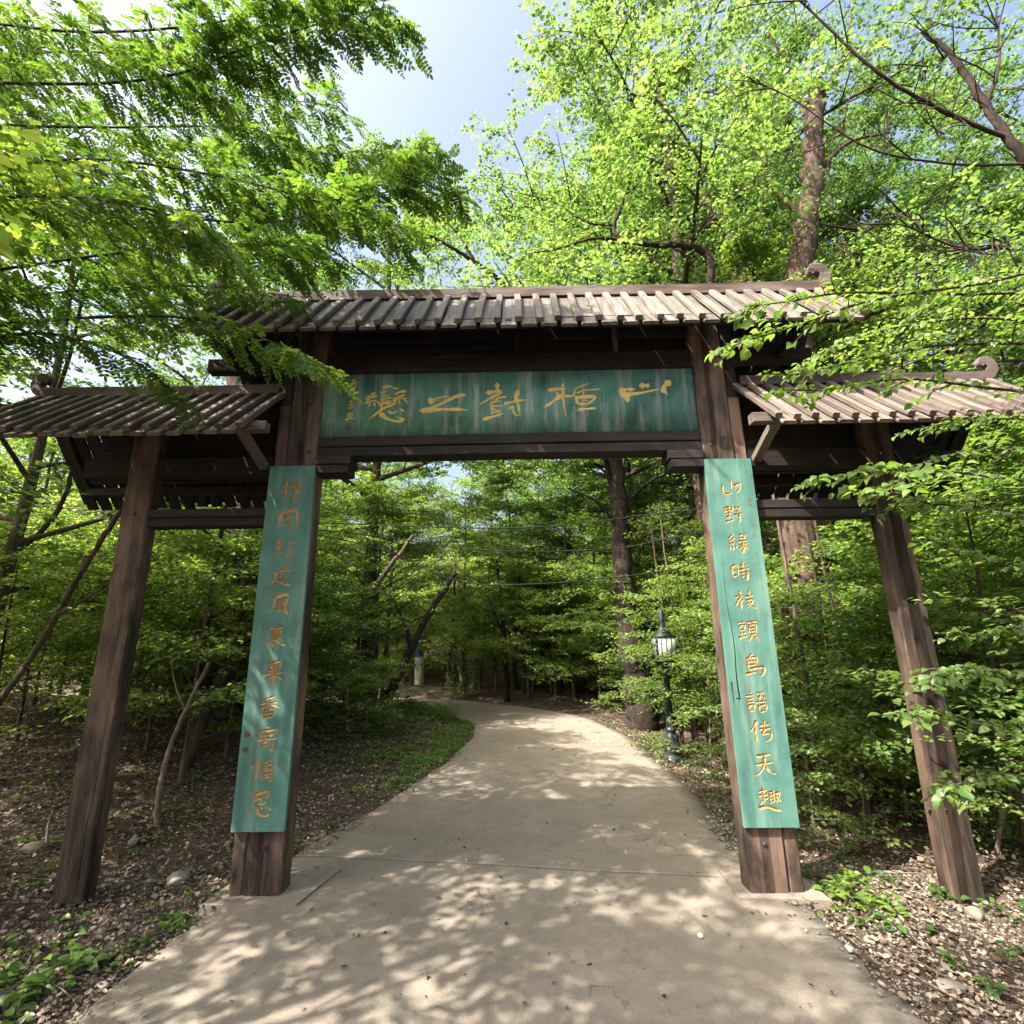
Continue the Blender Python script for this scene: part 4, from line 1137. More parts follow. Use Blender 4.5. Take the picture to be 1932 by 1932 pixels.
limb_tree('curved_tree', 'dark crooked branch tree arching over the high roof', 'tree',
          [([G(1352, 7.5), A(1350, 1000, 7.5), A(1345, 700, 7.5), A(1342, 520, 7.5), A(1330, 478, 7.5), A(1290, 463, 7.4), A(1220, 460, 7.3), A(1175, 452, 7.2), A(1158, 425, 7.2), A(1180, 370, 7.2), A(1200, 300, 7.2)], .085, .022),
           ([A(1175, 452, 7.2), A(1120, 450, 7.1), A(1050, 470, 7.0), A(980, 480, 7)], .03, .008), ([A(1290, 463, 7.4), A(1330, 420, 7.5), A(1345, 380, 7.5)], .03, .008),
           ([A(1158, 425, 7.2), A(1110, 420, 7.1), A(1040, 380, 7.1), A(960, 360, 7.0)], .022, .006), ([A(1200, 300, 7.2), A(1160, 240, 7.2), A(1120, 170, 7.2), A(1080, 90, 7.2)], .02, .006),
           ([A(1180, 370, 7.2), A(1230, 320, 7.3), A(1280, 250, 7.3)], .015, .005)], M_barkdark, seed=3,
          leaves=[([A(1290, 440, 7.4), A(1180, 400, 7.2), A(1050, 420, 7.1), A(960, 400, 7)], 900, .3, .06), ([A(1200, 330, 7.2), A(1130, 200, 7.2), A(1080, 90, 7.2)], 900, .22, .06)])
limb_tree('forked_tree', 'pale forked trunk crossing behind the high roof ridge', 'tree',
          [([G(1408, 9), A(1406, 800, 9), A(1402, 540, 9), A(1385, 480, 9), A(1368, 420, 9), A(1310, 350, 9), A(1270, 300, 9)], .11, .05),
           ([A(1378, 560, 8.7), A(1400, 470, 8.7), A(1440, 390, 8.7), A(1480, 300, 8.7), A(1550, 240, 8.6)], .055, .02)], M_bark, seed=4,
          leaves=[([A(1310, 350, 9), A(1400, 300, 9), A(1500, 270, 9)], 900, .6, .08)])
limb_tree('leaning_tree', 'dark branch rising to the left behind the high roof', 'tree',
          [([G(1185, 11.2), A(1150, 900, 10.9), A(1060, 640, 10), A(955, 540, 9), A(890, 490, 8.6), A(840, 460, 8.4), A(790, 430, 8.3)], .07, .025),
           ([A(900, 500, 8.6), A(870, 450, 8.5), A(845, 420, 8.4)], .03, .012), ([A(1000, 560, 9.5), A(960, 500, 9.3), A(930, 440, 9.2)], .03, .012)], M_barkdark, seed=5,
          leaves=[([A(950, 500, 9), A(860, 440, 8.5), A(780, 430, 8.3)], 900, .45, .08)])
# thick limbs and thin bare twigs at the upper right
bl = [([A(2150, 760, 6.2), A(2060, 420, 6.1), A(1932, 300, 6), A(1860, 200, 6), A(1800, 110, 6), A(1740, 60, 6)], .10, .03),
      ([A(1900, 260, 6), A(1780, 210, 5.8), A(1660, 140, 5.6), A(1560, 50, 5.5), A(1480, -30, 5.4)], .035, .012),
      ([A(1860, 200, 6), A(1885, 120, 6), A(1880, 20, 6)], .03, .01), ([A(2000, 420, 6), A(1850, 470, 5.8), A(1740, 440, 5.7), A(1650, 380, 5.6)], .028, .006),
      ([A(1932, 310, 6), A(1800, 310, 5.8), A(1640, 280, 5.6), A(1500, 190, 5.5), A(1420, 150, 5.4)], .022, .004)]
rq = random.Random(5)
for i in range(150):
    j = rq.randrange(len(bl) if i > 60 else 5); P = spline([np.array(p) for p in bl[j][0]], 6); q = P[rq.randrange(3, len(P) - 1)]
    d = np.array([rq.uniform(-1, .2), rq.uniform(-.5, .3), rq.uniform(-.75, .65)]); L = rq.uniform(.4, 1.5)
    bl.append(([tuple(q), tuple(q + d * L * .5 + [0, 0, rq.uniform(-.1, .1)]), tuple(q + d * L + [0, 0, rq.uniform(-.25, .1)])], .012, .004))
bl0 = [([(5.4, 5.2, gz(5.4, 5.2) - .2), (5.5, 5.3, 2.0), tuple(at(2150, 760, 6.2)), tuple(at(2060, 420, 6.1))], .17, .10)]
limb_tree('dead_tree', 'bare dark limbs with a web of leafless twigs at upper right', 'tree', bl0 + bl, M_barkdark, seed=6, sides=5,
          leaves=[([A(1900, 60, 6.5), A(1750, 20, 6.5), A(1650, -20, 6.5)], 1300, .5, .08)])
# leaning poles and stems on the left
limb_tree('slanting_tree', 'slanting grey stem crossing behind the left outer post', 'tree',
          [([A(-60, 1400, 5.4), A(60, 1240, 5.3), A(130, 1120, 5.2), A(190, 1020, 5.1), A(240, 940, 5.0), A(290, 820, 5.0)], .032, .024), ([A(110, 1160, 5.2), A(170, 1125, 5.3), A(215, 1095, 5.4)], .02, .01)], M_bark, seed=7, base=(-5.7, 5.5, .3))
limb_tree('slanting_tree', 'thin slanting stem at the far left edge under the side roof', 'tree',
          [([A(-120, 1110, 5.8), A(0, 1062, 5.8), A(80, 1000, 5.8), A(115, 950, 5.8), A(135, 890, 5.8), A(150, 760, 5.8)], .035, .022)], M_bark, seed=8, base=(-7.4, 5.8, .4))
limb_tree('thin_tree', 'thin upright stem between the left outer post and the left board', 'tree',
          [([A(296, 1570, 5.3), A(300, 1500, 5.3), A(318, 1420, 5.4), A(350, 1340, 5.5), A(395, 1250, 5.6)], .03, .016), ([A(350, 1340, 5.5), A(330, 1290, 5.5), A(322, 1230, 5.5)], .012, .005)], M_barkpale, seed=9)
limb_tree('leaning_tree', 'short leaning trunk rising behind the left board', 'tree',
          [([A(348, 1450, 6.8), A(370, 1400, 6.8), A(400, 1310, 6.9), A(435, 1240, 7), A(455, 1150, 7), A(470, 1040, 7)], .075, .05)], M_bark, seed=10)
limb_tree('broad_tree', 'broad old trunk showing either side of the left board', 'tree',
          [([A(430, 1345, 8.8), A(445, 1300, 8.8), A(462, 1180, 8.8), A(462, 1000, 8.8), A(455, 850, 8.8), A(440, 650, 8.8)], .27, .18)], M_bark, seed=11)
limb_tree('leaning_tree', 'slanting dark trunk on the bank left of the path', 'tree',
          [([A(728, 1318, 10.6), A(745, 1290, 10.6), A(775, 1225, 10.6), A(800, 1175, 10.7), A(860, 1080, 10.8)], .11, .05), ([A(775, 1225, 10.6), A(765, 1180, 10.5), A(740, 1130, 10.5)], .05, .02)], M_barkdark, seed=12)
limb_tree('leaning_tree', 'slanting pale stem with a dark foot beside the left main post', 'tree',
          [([A(600, 1320, 9.5), A(625, 1240, 9.5), A(650, 1190, 9.5), A(720, 1090, 9.5), A(780, 1010, 9.5)], .10, .03), ([A(650, 1190, 9.5), A(700, 1170, 9.4), A(760, 1165, 9.3)], .02, .008)], M_bark, seed=13)
limb_tree('slim_tree', 'slim dark upright trunk at the middle of the path bend', 'tree',
          [([A(956, 1322, 14.8), A(956, 1280, 14.8), A(950, 1200, 14.8), A(945, 1120, 14.8), A(935, 1050, 14.8)], .10, .03), ([A(950, 1200, 14.8), A(930, 1150, 14.8), A(915, 1110, 14.8)], .05, .02)], M_barkdark, seed=14)
limb_tree('slim_tree', 'pale broken stem beside the bright bush at the path bend', 'tree',
          [([A(876, 1316, 15.5), A(872, 1290, 15.5), A(866, 1258, 15.5)], .05, .03)], M_barkpale, seed=15)
for i, (px, py, Y, r) in enumerate([(1040, 1330, 15, .05), (1085, 1335, 14, .04), (1130, 1350, 13, .035), (1290, 1420, 9, .035), (1310, 1400, 8.6, .03), (845, 1310, 17, .08), (905, 1310, 17, .06), (990, 1325, 15.5, .08), (1450, 1500, 6, .02), (1560, 1560, 5.6, .03), (1600, 1520, 6, .02), (1640, 1540, 5.8, .025)]):
    x = at(px, py, Y).x; z0 = gz(x, Y)
    s_ = random.Random(i).uniform(-.4, .5)
    limb_tree('thin_tree', 'thin straight stem among the undergrowth beyond the gateway', 'tree', [([(x, Y, z0 - .1), (x + s_ * .3, Y, z0 + 1.2), (x + s_ * .8, Y + .1, z0 + 2.6), (x + s_ * 1.0, Y + .2, z0 + 4.0)], r, r * .45)], M_bark, group='thin stems beyond the gateway', seed=30 + i, sides=6)
limb_tree('sapling', 'two pale bare stems in the corner behind the right outer post', 'sapling',
          [([A(1885, 1690, 4.6), A(1882, 1600, 4.6), A(1890, 1540, 4.6), A(1880, 1480, 4.7), A(1895, 1400, 4.7)], .018, .008), ([A(1872, 1680, 4.7), A(1884, 1590, 4.7), A(1900, 1500, 4.7), A(1922, 1440, 4.7)], .014, .007)], M_barkpale, seed=50,
          leaves=[([A(1890, 1480, 4.7), A(1910, 1400, 4.7)], 60, .15, .07)])

# overhead cables
for i, pts in enumerate([[(-200, 965), (605, 987), (1000, 995), (1330, 960), (2100, 900)], [(-200, 900), (605, 1010), (850, 1092), (1000, 1102), (1250, 1078), (1400, 1040), (2100, 900)], [(-200, 930), (605, 1000), (900, 1037), (1150, 1035), (1330, 1003), (2100, 860)]]):
    acc = Acc(); Y = 7.4 + .15 * i
    P = spline([np.array(A(px, py, Y)) for px, py in pts], 10)
    tube(acc, P, .009, 5)
    o = obj('overhead_cable', acc.mesh('overhead_cable', M_cable, True))
    tag(o, ['black cable strung highest of three behind the gateway', 'black cable sagging lowest of three behind the gateway', 'black cable between the highest and lowest ones behind the gateway'][i], 'cable', 'cables strung behind the gateway')

# ------------------------------------------------------------------ locust branches, upper left
def locust_leaf(seed):
    """one compound leaf, 15-19 oval leaflets along a drooping rachis, local +X outwards"""
    r_ = np.random.default_rng(seed)
    L = .165
    n = 7
    acc = Acc()
    t = np.linspace(0, 1, 9)
    ra = np.stack([t * L, .01 * np.sin(t * 3), -.035 * t ** 2], 1)
    tube(acc, ra, np.linspace(.0016, .0008, 9), 3)
    P, D, NN, LL = [], [], [], []
    for i in range(n):
        u = .14 + .82 * i / (n - 1)
        c = np.array([u * L, .01 * math.sin(u * 3), -.035 * u ** 2])
        for s in (-1, 1):
            P.append(c); d = np.array([.28, s, -.1]) + r_.normal(0, .1, 3); D.append(unit(d)); NN.append(unit(np.array([0, 0, 1.0]) + r_.normal(0, .2, 3))); LL.append(.046 * (1 - .45 * abs(u - .5)) * r_.uniform(.85, 1.1))
    P.append(np.array([L, .0014, -.035])); D.append(np.array([1.0, 0, -.2])); NN.append(np.array([0, 0, 1.0])); LL.append(.042)
    P, D, NN, LL = np.array(P), np.array(D), np.array(NN), np.array(LL)
    side = np.cross(D, NN)
    side /= np.linalg.norm(side, axis=1)[:, None]
    l, w = LL[:, None] * 1.02, LL[:, None] * .50
    V = np.stack([P, P + D * l * .28 + side * w * .45, P + D * l * .72 + side * w * .45, P + D * l, P + D * l * .72 - side * w * .45, P + D * l * .28 - side * w * .45], 1)
    b = np.arange(len(P))[:, None] * 6
    acc.add(V.reshape(-1, 3), np.concatenate([b + np.array([[0, 1, 2, 3]]), b + np.array([[0, 3, 4, 5]])]))
    return acc
LF = [locust_leaf(k) for k in range(4)]
LFm = [a.mesh('leaf', M_locust) for a in LF]
def np_of(acc):
    V = np.concatenate(acc.V); return V, {k: np.concatenate(f) for k, f in acc.F.items()}
LFn = [np_of(a) for a in LF]

def frame(d, up, p, s):
    d = unit(np.asarray(d)); y = unit(np.cross(up, d)); z = np.cross(d, y)
    return np.array([[d[0] * s, y[0] * s, z[0] * s, p[0]], [d[1] * s, y[1] * s, z[1] * s, p[1]], [d[2] * s, y[2] * s, z[2] * s, p[2]], [0, 0, 0, 1.0]])

LOC_B = (-5.2, 2.6)
LOC = empty('locust_tree', (LOC_B[0], LOC_B[1], gz(*LOC_B)), 'locust tree whose feathery branches hang over the upper left of the gateway', 'tree')
lacc = Acc()
root = np.array([LOC_B[0], LOC_B[1], gz(*LOC_B) - .2])
P = spline([root, root + [.1, .1, 1.8], root + [.3, .2, 3.6], root + [.2, .3, 5.2], root + [.5, .4, 6.6]], 6)
tube(lacc, P, np.linspace(.14, .05, len(P)), 9, .05, np.random.default_rng(1))
LB = [
 [(-150, 150, 3.5), (150, 158, 3.2), (330, 140, 3.0), (450, 95, 2.9), (600, 45, 2.8), (735, 12, 2.7)],
 [(-150, 330, 3.3), (150, 300, 3.2), (400, 330, 3.1), (600, 380, 3.0), (770, 430, 2.9)],
 [(-100, 520, 3.1), (200, 480, 3.1), (450, 460, 3.0), (600, 470, 3.0)],
 [(-100, 620, 3.0), (150, 600, 3.0), (350, 600, 2.95), (500, 640, 2.85), (600, 685, 2.75)],
 [(-100, 430, 3.5), (200, 400, 3.5), (500, 420, 3.4), (700, 370, 3.3), (830, 335, 3.2)],
 [(-80, 40, 3.2), (150, 60, 3.0), (350, 50, 2.9), (500, 20, 2.8), (640, -40, 2.7)],
 [(-60, 640, 3.1), (100, 630, 3.1), (250, 680, 3.05), (345, 755, 3.0)],
 [(-60, 230, 3.8), (200, 240, 3.7), (420, 240, 3.6), (560, 280, 3.5), (760, 310, 3.4)],
 [(-60, 560, 3.7), (200, 545, 3.7), (380, 540, 3.6), (560, 560, 3.5)],
 [(-60, 110, 3.9), (200, 100, 3.8), (420, 170, 3.7), (640, 200, 3.6)],
 [(-60, 380, 2.6), (120, 370, 2.5), (300, 400, 2.4), (430, 450, 2.4)],
]
fr = []
rf = np.random.default_rng(77)
for bi, wp in enumerate(LB):
    pts = [np.array(A(*w)) for w in wp]
    Z = pts[0][2]
    st = np.array([np.interp(min(Z, 6.2), P[:, 2], P[:, 0]), np.interp(min(Z, 6.2), P[:, 2], P[:, 1]), min(Z, 6.2) - .3])
    Q = spline([st, (st + pts[0]) / 2 + [0, 0, .1]] + pts, 8)
    tube(lacc, Q, np.linspace(.020, .003, len(Q)), 5)
    n = len(Q)
    seglen = np.linalg.norm(np.diff(Q, axis=0), axis=1).sum()
    nt = int(seglen / .085)
    for k in range(nt):
        t = .30 + .70 * (k + .5) / nt
        i = min(n - 2, int(t * (n - 1)))
        q = Q[i] + (Q[i + 1] - Q[i]) * (t * (n - 1) - i)
        d = unit(Q[i + 1] - Q[i])
        s = unit(np.cross(d, [0, 0, 1.0])) * (1 if k % 2 else -1)
        L = rf.uniform(.18, .5) * (1.15 - .5 * t) * (.55 if bi in (3, 6) else 1)
        dd = unit(d * rf.uniform(.4, 1.0) + s * rf.uniform(.4, 1.0) + np.array([0, 0, rf.uniform(-.45, .2)]))
        tw = spline([q, q + dd * L * .5, q + dd * L + [0, 0, -.12 * L]], 2)
        tube(lacc, tw, np.linspace(.004, .0015, len(tw)), 3)
        m = max(3, int(L / .038))
        for j in range(m):
            u = (j + 1) / m
            c = tw[min(len(tw) - 1, int(u * (len(tw) - 1)))] + rf.normal(0, .006, 3)
            s2 = unit(np.cross(dd, [0, 0, 1.0])) * (1 if j % 2 else -1)
            fd = unit(dd * rf.uniform(.5, 1.1) + s2 * rf.uniform(.3, 1.0) * (u < .95) + np.array([0, 0, rf.uniform(-.55, .05)]))
            up = unit(np.array([0, 0, 1.0]) + rf.normal(0, .3, 3))
            fr.append((frame(fd, up, c, rf.uniform(.75, 1.15)), int(rf.integers(0, 4))))
o = obj('trunk', lacc.mesh('trunk', M_barkdark, True), LOC); 
fr = [f for f in fr if f[0][0, 3] < 0.3]
def camd(M):
    p = to_px((M[0, 3], M[1, 3], M[2, 3]))
    return p[2] if p and -60 < p[0] < 1990 and -60 < p[1] < 1990 else 99
fr.sort(key=lambda f: camd(f[0]))
for M, k in fr[:300]: obj('leaf', LFm[k], LOC, Matrix(M.tolist()))
fa = Acc()
for M, k in fr[300:]:
    V, F = LFn[k]
    V2 = V @ M[:3, :3].T + M[:3, 3]
    fa.add(V2, *F.values())
o = obj('foliage', fa.mesh('foliage', M_locust), LOC); o['kind'] = 'stuff'

# ------------------------------------------------------------------ broad leaved twigs on the right
def broad_leaf(seed):
    V, T, Q = leaves_np(None, np.zeros((1, 3)), np.array([[1.0, 0, -.12]]) / 1.007, np.array([[0, 0, 1.0]]), np.array([1.0]), np.array([.72]), 'ovate')
    r_ = np.random.default_rng(seed)
    V = V + r_.normal(0, .012, V.shape)
    return V, T, Q
BL = [broad_leaf(k) for k in range(4)]
BLm = [mesh_np('leaf', V, [T, Q], M_near, True) for V, T, Q in BL]
WYC = (3.75, 2.15)
WY = empty('elm_sapling', (WYC[0], WYC[1], gz(*WYC)), 'broad leaved young tree whose bright twigs reach in from the right edge', 'tree')
wacc = Acc()
stem = spline([(WYC[0], WYC[1], -.3), (3.7, 2.2, 1.0), (3.55, 2.3, 2.2), (3.4, 2.4, 3.4), (3.3, 2.5, 4.4)], 6)
tube(wacc, stem, np.linspace(.05, .015, len(stem)), 8)
RB = [
 [(2060, 500, 2.4), (1850, 535, 2.25), (1650, 565, 2.1), (1500, 615, 2.0), (1400, 645, 1.95), (1338, 668, 1.9)],
 [(2060, 560, 2.5), (1800, 555, 2.3), (1600, 552, 2.15), (1480, 570, 2.1), (1405, 578, 2.05)],
 [(2060, 660, 2.5), (1800, 650, 2.35), (1620, 680, 2.2), (1520, 705, 2.1), (1440, 705, 2.05)],
 [(2060, 620, 2.8), (1850, 600, 2.7), (1680, 620, 2.6), (1560, 660, 2.5), (1480, 720, 2.45)],
 [(2060, 760, 2.6), (1850, 730, 2.5), (1700, 715, 2.4), (1560, 735, 2.3), (1460, 735, 2.25)],
 [(2060, 860, 2.5), (1850, 850, 2.4), (1720, 880, 2.3), (1600, 895, 2.2), (1500, 918, 2.1)],
 [(2060, 930, 2.4), (1880, 900, 2.3), (1740, 890, 2.2), (1660, 930, 2.15), (1600, 925, 2.1)],
 [(2060, 990, 2.7), (1880, 960, 2.6), (1760, 950, 2.5), (1680, 930, 2.4)],
 [(2060, 500, 3.2), (1900, 520, 3.1), (1780, 560, 3.0), (1700, 610, 2.9)],
 [(2060, 1100, 2.9), (1920, 1060, 2.8), (1820, 1050, 2.8), (1740, 1010, 2.7)],
 [(2060, 1260, 2.9), (1920, 1270, 2.8), (1800, 1260, 2.8), (1720, 1300, 2.75)],
 [(2060, 1380, 2.9), (1900, 1370, 2.8), (1760, 1345, 2.8), (1660, 1350, 2.7)],
 [(2060, 1500, 2.9), (1920, 1470, 2.9), (1820, 1480, 2.8), (1775, 1495, 2.8)],
 [(2060, 1180, 3.2), (1940, 1180, 3.1), (1850, 1200, 3.0), (1790, 1190, 3.0)],
 [(2060, 800, 3.1), (1900, 790, 3.0), (1780, 800, 2.9), (1690, 820, 2.9)],
]
nl = []
rw = np.random.default_rng(12)
def twig_leaves(Q, step, ls, droop=.15):
    seg = np.linalg.norm(np.diff(Q, axis=0), axis=1); cum = np.concatenate([[0], np.cumsum(seg)])
    n = int(cum[-1] / step)
    for k in range(n):
        s = cum[-1] * (k + .6) / n
        c = np.array([np.interp(s, cum, Q[:, a]) for a in range(3)])
        i = min(len(Q) - 2, np.searchsorted(cum, s)); d = unit(Q[min(i + 1, len(Q) - 1)] - Q[max(i - 1, 0)])
        sd = unit(np.cross(d, [0, 0, 1.0])) * (1 if k % 2 else -1)
        fd = unit(d * rw.uniform(.4, .9) + sd * rw.uniform(.6, 1.0) + np.array([0, 0, -droop + rw.normal(0, .2)]))
        up = unit(np.array([0.05, -.45, .9]) + rw.normal(0, .33, 3))
        nl.append((frame(fd, up, c + sd * .006, ls * rw.uniform(.5, 1.3)), int(rw.integers(0, 4))))
for bi, wp in enumerate(RB):
    pts = [np.array(A(*w)) for w in wp]
    z = min(4.2, max(.6, pts[0][2] - .4))
    st = np.array([np.interp(z, stem[:, 2], stem[:, 0]), np.interp(z, stem[:, 2], stem[:, 1]), z])
    Q = spline([st] + pts, 7)
    tube(wacc, Q, np.linspace(.012, .0018, len(Q)), 5)
    ls = .050 if bi < 9 else .052
    twig_leaves(Q[len(Q) // 5:], .028, ls)
    for k in range(30):
        i = rw.integers(len(Q) // 4, len(Q) - 3)
        d = unit(Q[i + 1] - Q[i]); s = unit(np.cross(d, [0, 0, 1.0])) * (1 if k % 2 else -1)
        L = rw.uniform(.08, .25) * (1.25 - .7 * i / len(Q))
        dd = unit(d * .8 + s * .7 + np.array([0, 0, rw.uniform(-.35, .35)]))
        tw = spline([Q[i], Q[i] + dd * L * .5, Q[i] + dd * L + [0, 0, -.1 * L]], 4)
        tube(wacc, tw, np.linspace(.004, .0012, len(tw)), 3)
        twig_leaves(tw, .026, ls * .95)
obj('trunk', wacc.mesh('trunk', M_bark, True), WY)
nl.sort(key=lambda f: camd(f[0]))
for M, k in nl[:300]: obj('leaf', BLm[k], WY, Matrix(M.tolist()))
fa = Acc()
for M, k in nl[300:]:
    V, T, Q = BL[k]
    fa.add(V @ M[:3, :3].T + M[:3, 3], T, Q)
o = obj('foliage', fa.mesh('foliage', M_near, True), WY); o['kind'] = 'stuff'

# ------------------------------------------------------------------ forest floor
def scatter(rng, n, x0, x1, y0, y1, margin, side=0, pw=1.0):
    xs = rng.uniform(x0, x1, n); ys = y0 + (y1 - y0) * rng.uniform(0, 1, n) ** pw
    d, s = path_dist(xs, ys)
    k = d > margin
    if side: k &= (s == side)
    xs, ys = xs[k], ys[k]
    return xs, ys, ground_z(xs, ys)

def litter():
    rng = np.random.default_rng(3)
    parts = [scatter(rng, 100000, -9, -1.2, 1.6, 12, -.02, -1, 1.4), scatter(rng, 80000, 1.2, 8, 1.8, 12, -.02, 1, 1.4), scatter(rng, 22000, -9, 8, 11, 20, .05), scatter(rng, 700, -2, 2, 2.4, 12, -9)]
    x, y, z = [np.concatenate([p[k] for p in parts]) for k in range(3)]
    pat = wav(x * 2.2, y * 2.0) + .6 * wav(x * 6 + 1, y * 6)
    kp = rng.uniform(0, 1, len(x)) < np.clip(.9 + .45 * pat, .3, 1)
    x, y, z = x[kp], y[kp], z[kp]
    d, _ = path_dist(x, y)
    z = np.where(d < .02, .008, z)
    n = len(x)
    P = np.stack([x, y, z + rng.uniform(.004, .03, n) * (d > .02)], 1)
    a = rng.uniform(0, 6.28, n)
    D = np.stack([np.cos(a), np.sin(a), rng.normal(0, .25, n)], 1); D /= np.linalg.norm(D, axis=1)[:, None]
    NN = np.stack([rng.normal(0, .55, n), rng.normal(0, .55, n), np.ones(n)], 1); NN /= np.linalg.norm(NN, axis=1)[:, None]
    L = rng.uniform(.012, .030, n) + .028 * rng.uniform(0, 1, n) ** 4 * np.where(d < .05, .6, 1)
    V, F = leaves_np(rng, P, D, NN, L, L * rng.uniform(.45, .85, n), 'hex')
    tag(obj('leaf_litter', mesh_np('leaf_litter', V, F, M_litter)), 'brown dead leaves strewn over the woodland floor', 'leaf litter', kind='stuff')
litter()

def rock_np(rng, n, c, s):
    """n little angular stones"""
    ico = np.array([(0, 0, 1), (.89, 0, .45), (.28, .85, .45), (-.72, .53, .45), (-.72, -.53, .45), (.28, -.85, .45), (.72, .53, -.45), (-.28, .85, -.45), (-.89, 0, -.45), (-.28, -.85, -.45), (.72, -.53, -.45), (0, 0, -1)])
    tri = np.array([(0, 1, 2), (0, 2, 3), (0, 3, 4), (0, 4, 5), (0, 5, 1), (1, 6, 2), (2, 7, 3), (3, 8, 4), (4, 9, 5), (5, 10, 1), (6, 7, 2), (7, 8, 3), (8, 9, 4), (9, 10, 5), (10, 6, 1), (6, 11, 7), (7, 11, 8), (8, 11, 9), (9, 11, 10), (10, 11, 6)])
    V = ico[None] * (1 + rng.normal(0, .18, (n, 12, 1))) + rng.normal(0, .08, (n, 12, 3))
    V = V * (rng.uniform(.6, 1.2, (n, 1, 3)) * np.array([1, 1, .55]))
    a = rng.uniform(0, 6.28, n); ca, sa = np.cos(a), np.sin(a)
    X = V[..., 0] * ca[:, None] - V[..., 1] * sa[:, None]; Y = V[..., 0] * sa[:, None] + V[..., 1] * ca[:, None]
    V = np.stack([X, Y, V[..., 2]], -1) * s[:, None, None] + c[:, None, :]
    F = (np.arange(n)[:, None, None] * 12 + tri[None]).reshape(-1, 3)
    return V.reshape(-1, 3), F
rng = np.random.default_rng(8)
ps = [scatter(rng, 16000, -5, -1.5, 1.8, 5.5, -.16, -1), scatter(rng, 24000, 1.4, 5.5, 1.8, 5.5, -.16, 1), scatter(rng, 12000, -4, 4, 5.0, 12, -.12)]
x, y, z = [np.concatenate([p[k] for p in ps]) for k in range(3)]
d, _ = path_dist(x, y)
keep = rng.uniform(0, 1, len(x)) < np.where(y > 4.6, np.exp(-d * 3.5), np.exp(-np.maximum(d - .9, 0) * .9) * np.where(d < 0, np.exp(d * 22), 1))
x, y, z = x[keep], y[keep], z[keep]
z = np.where(path_dist(x, y)[0] < 0, .004, z)
s = rng.uniform(.003, .012, len(x)) * (1 + (rng.uniform(0, 1, len(x)) > .96) * 1.6)
V, F = rock_np(rng, len(x), np.stack([x, y, z + s * .2], 1), s)
tag(obj('gravel', mesh_np('gravel', V, F, M_stone)), 'loose gravel and grit along the path edges', 'gravel', kind='stuff')

def single_stone(px, py, size, label, seed, flat_=.55):
    u = at(px, py, 5); c0 = Vector((0, 0, CAM_H)); dr = u - c0
    t = (0 - CAM_H) / dr.z; p = c0 + dr * t
    r_ = np.random.default_rng(seed)
    size *= .72
    V, F = rock_np(r_, 1, np.zeros((1, 3)), np.array([size]))
    V[:, 2] *= flat_ / .55
    me = mesh_np('stone', V, F, M_stone)
    o = obj('stone', me, None, Matrix.Translation((p.x, p.y, gz(p.x, p.y) + size * .25)))
    md = o.modifiers.new('b', 'BEVEL'); md.width = size * .12; md.segments = 2
    tag(o, label, 'stone', 'loose stones on the ground')
for a in [(335, 1655, .12, 'flat brown stone lying between the two left posts', 1), (250, 1590, .10, 'tan stone behind the foot of the left outer post', 2), (455, 1565, .11, 'angular grey stone behind the left board', 3),
          (1545, 1690, .09, 'rounded grey stone at the foot of the right main post', 4), (1700, 1695, .11, 'pale flat stone left of the right outer post', 5), (1835, 1712, .10, 'pale broken stone in front of the right outer post', 6),
          (1640, 1765, .06, 'dark stone on the gravel beside the path edge', 8), (850, 1335, .22, 'dark boulder on the verge at the path bend', 9, .9),
          (60, 1620, .12, 'pale stone half covered by litter at the far left', 10), (1790, 1850, .08, 'grey flat stone in the gravel at lower right', 11)]:
    single_stone(*a)
# bottle cap on the path
acc = Acc(); p = Vector((at(1322, 1770, 5) - Vector((0, 0, CAM_H)))); t = -CAM_H / p.z; p = Vector((0, 0, CAM_H)) + p * t
tube(acc, np.array([(0, 0, .0), (0, 0, .010), (0, 0, .013)]), np.array([.016, .016, .013]), 16, cap=True)
tag(obj('bottle_cap', acc.mesh('bottle_cap', M_white), None, Matrix.Translation((p.x, p.y, .008))), 'small white plastic cap lying on the sunlit concrete', 'bottle cap')

# herbs: small leafy ground plants, one object per patch kind
def herbs(name, label, spots, seed, mat=None):
    rng = np.random.default_rng(seed)
    P, D, NN, L = [], [], [], []
    acc = Acc()
    for (x, y, r, n, h, ls) in spots:
        for _ in range(n):
            a = rng.uniform(0, 6.28); q = r * math.sqrt(rng.uniform()); cx, cyy = x + q * math.cos(a), y + q * math.sin(a)
            if path_dist(cx, cyy)[0][0] < 0.02: continue
            z = gz(cx, cyy); hh = h * rng.uniform(.4, 1.2)
            m = rng.integers(4, 9)
            for k in range(m):
                b = rng.uniform(0, 6.28); u = rng.uniform(.4, 1)
                P.append((cx + .02 * math.cos(b), cyy + .02 * math.sin(b), z + hh * u)); dd = np.array([math.cos(b), math.sin(b), rng.uniform(-.3, .5)]); D.append(unit(dd))
                NN.append(unit(np.array([0, -.2, 1]) + rng.normal(0, .3, 3))); L.append(ls * rng.uniform(.6, 1.3))
            tube(acc, np.array([(cx, cyy, z), (cx + rng.normal(0, .01), cyy, z + hh)]), np.array([.002, .001]), 3)
    V, T, Q = leaves_np(rng, np.array(P), np.array(D), np.array(NN), np.array(L), np.array(L) * .6, 'ovate')
    acc.add(V, T, Q)
    return tag(obj(name, acc.mesh(name, mat or M_herb)), label, 'herbs', kind='stuff')
rr = random.Random(9)
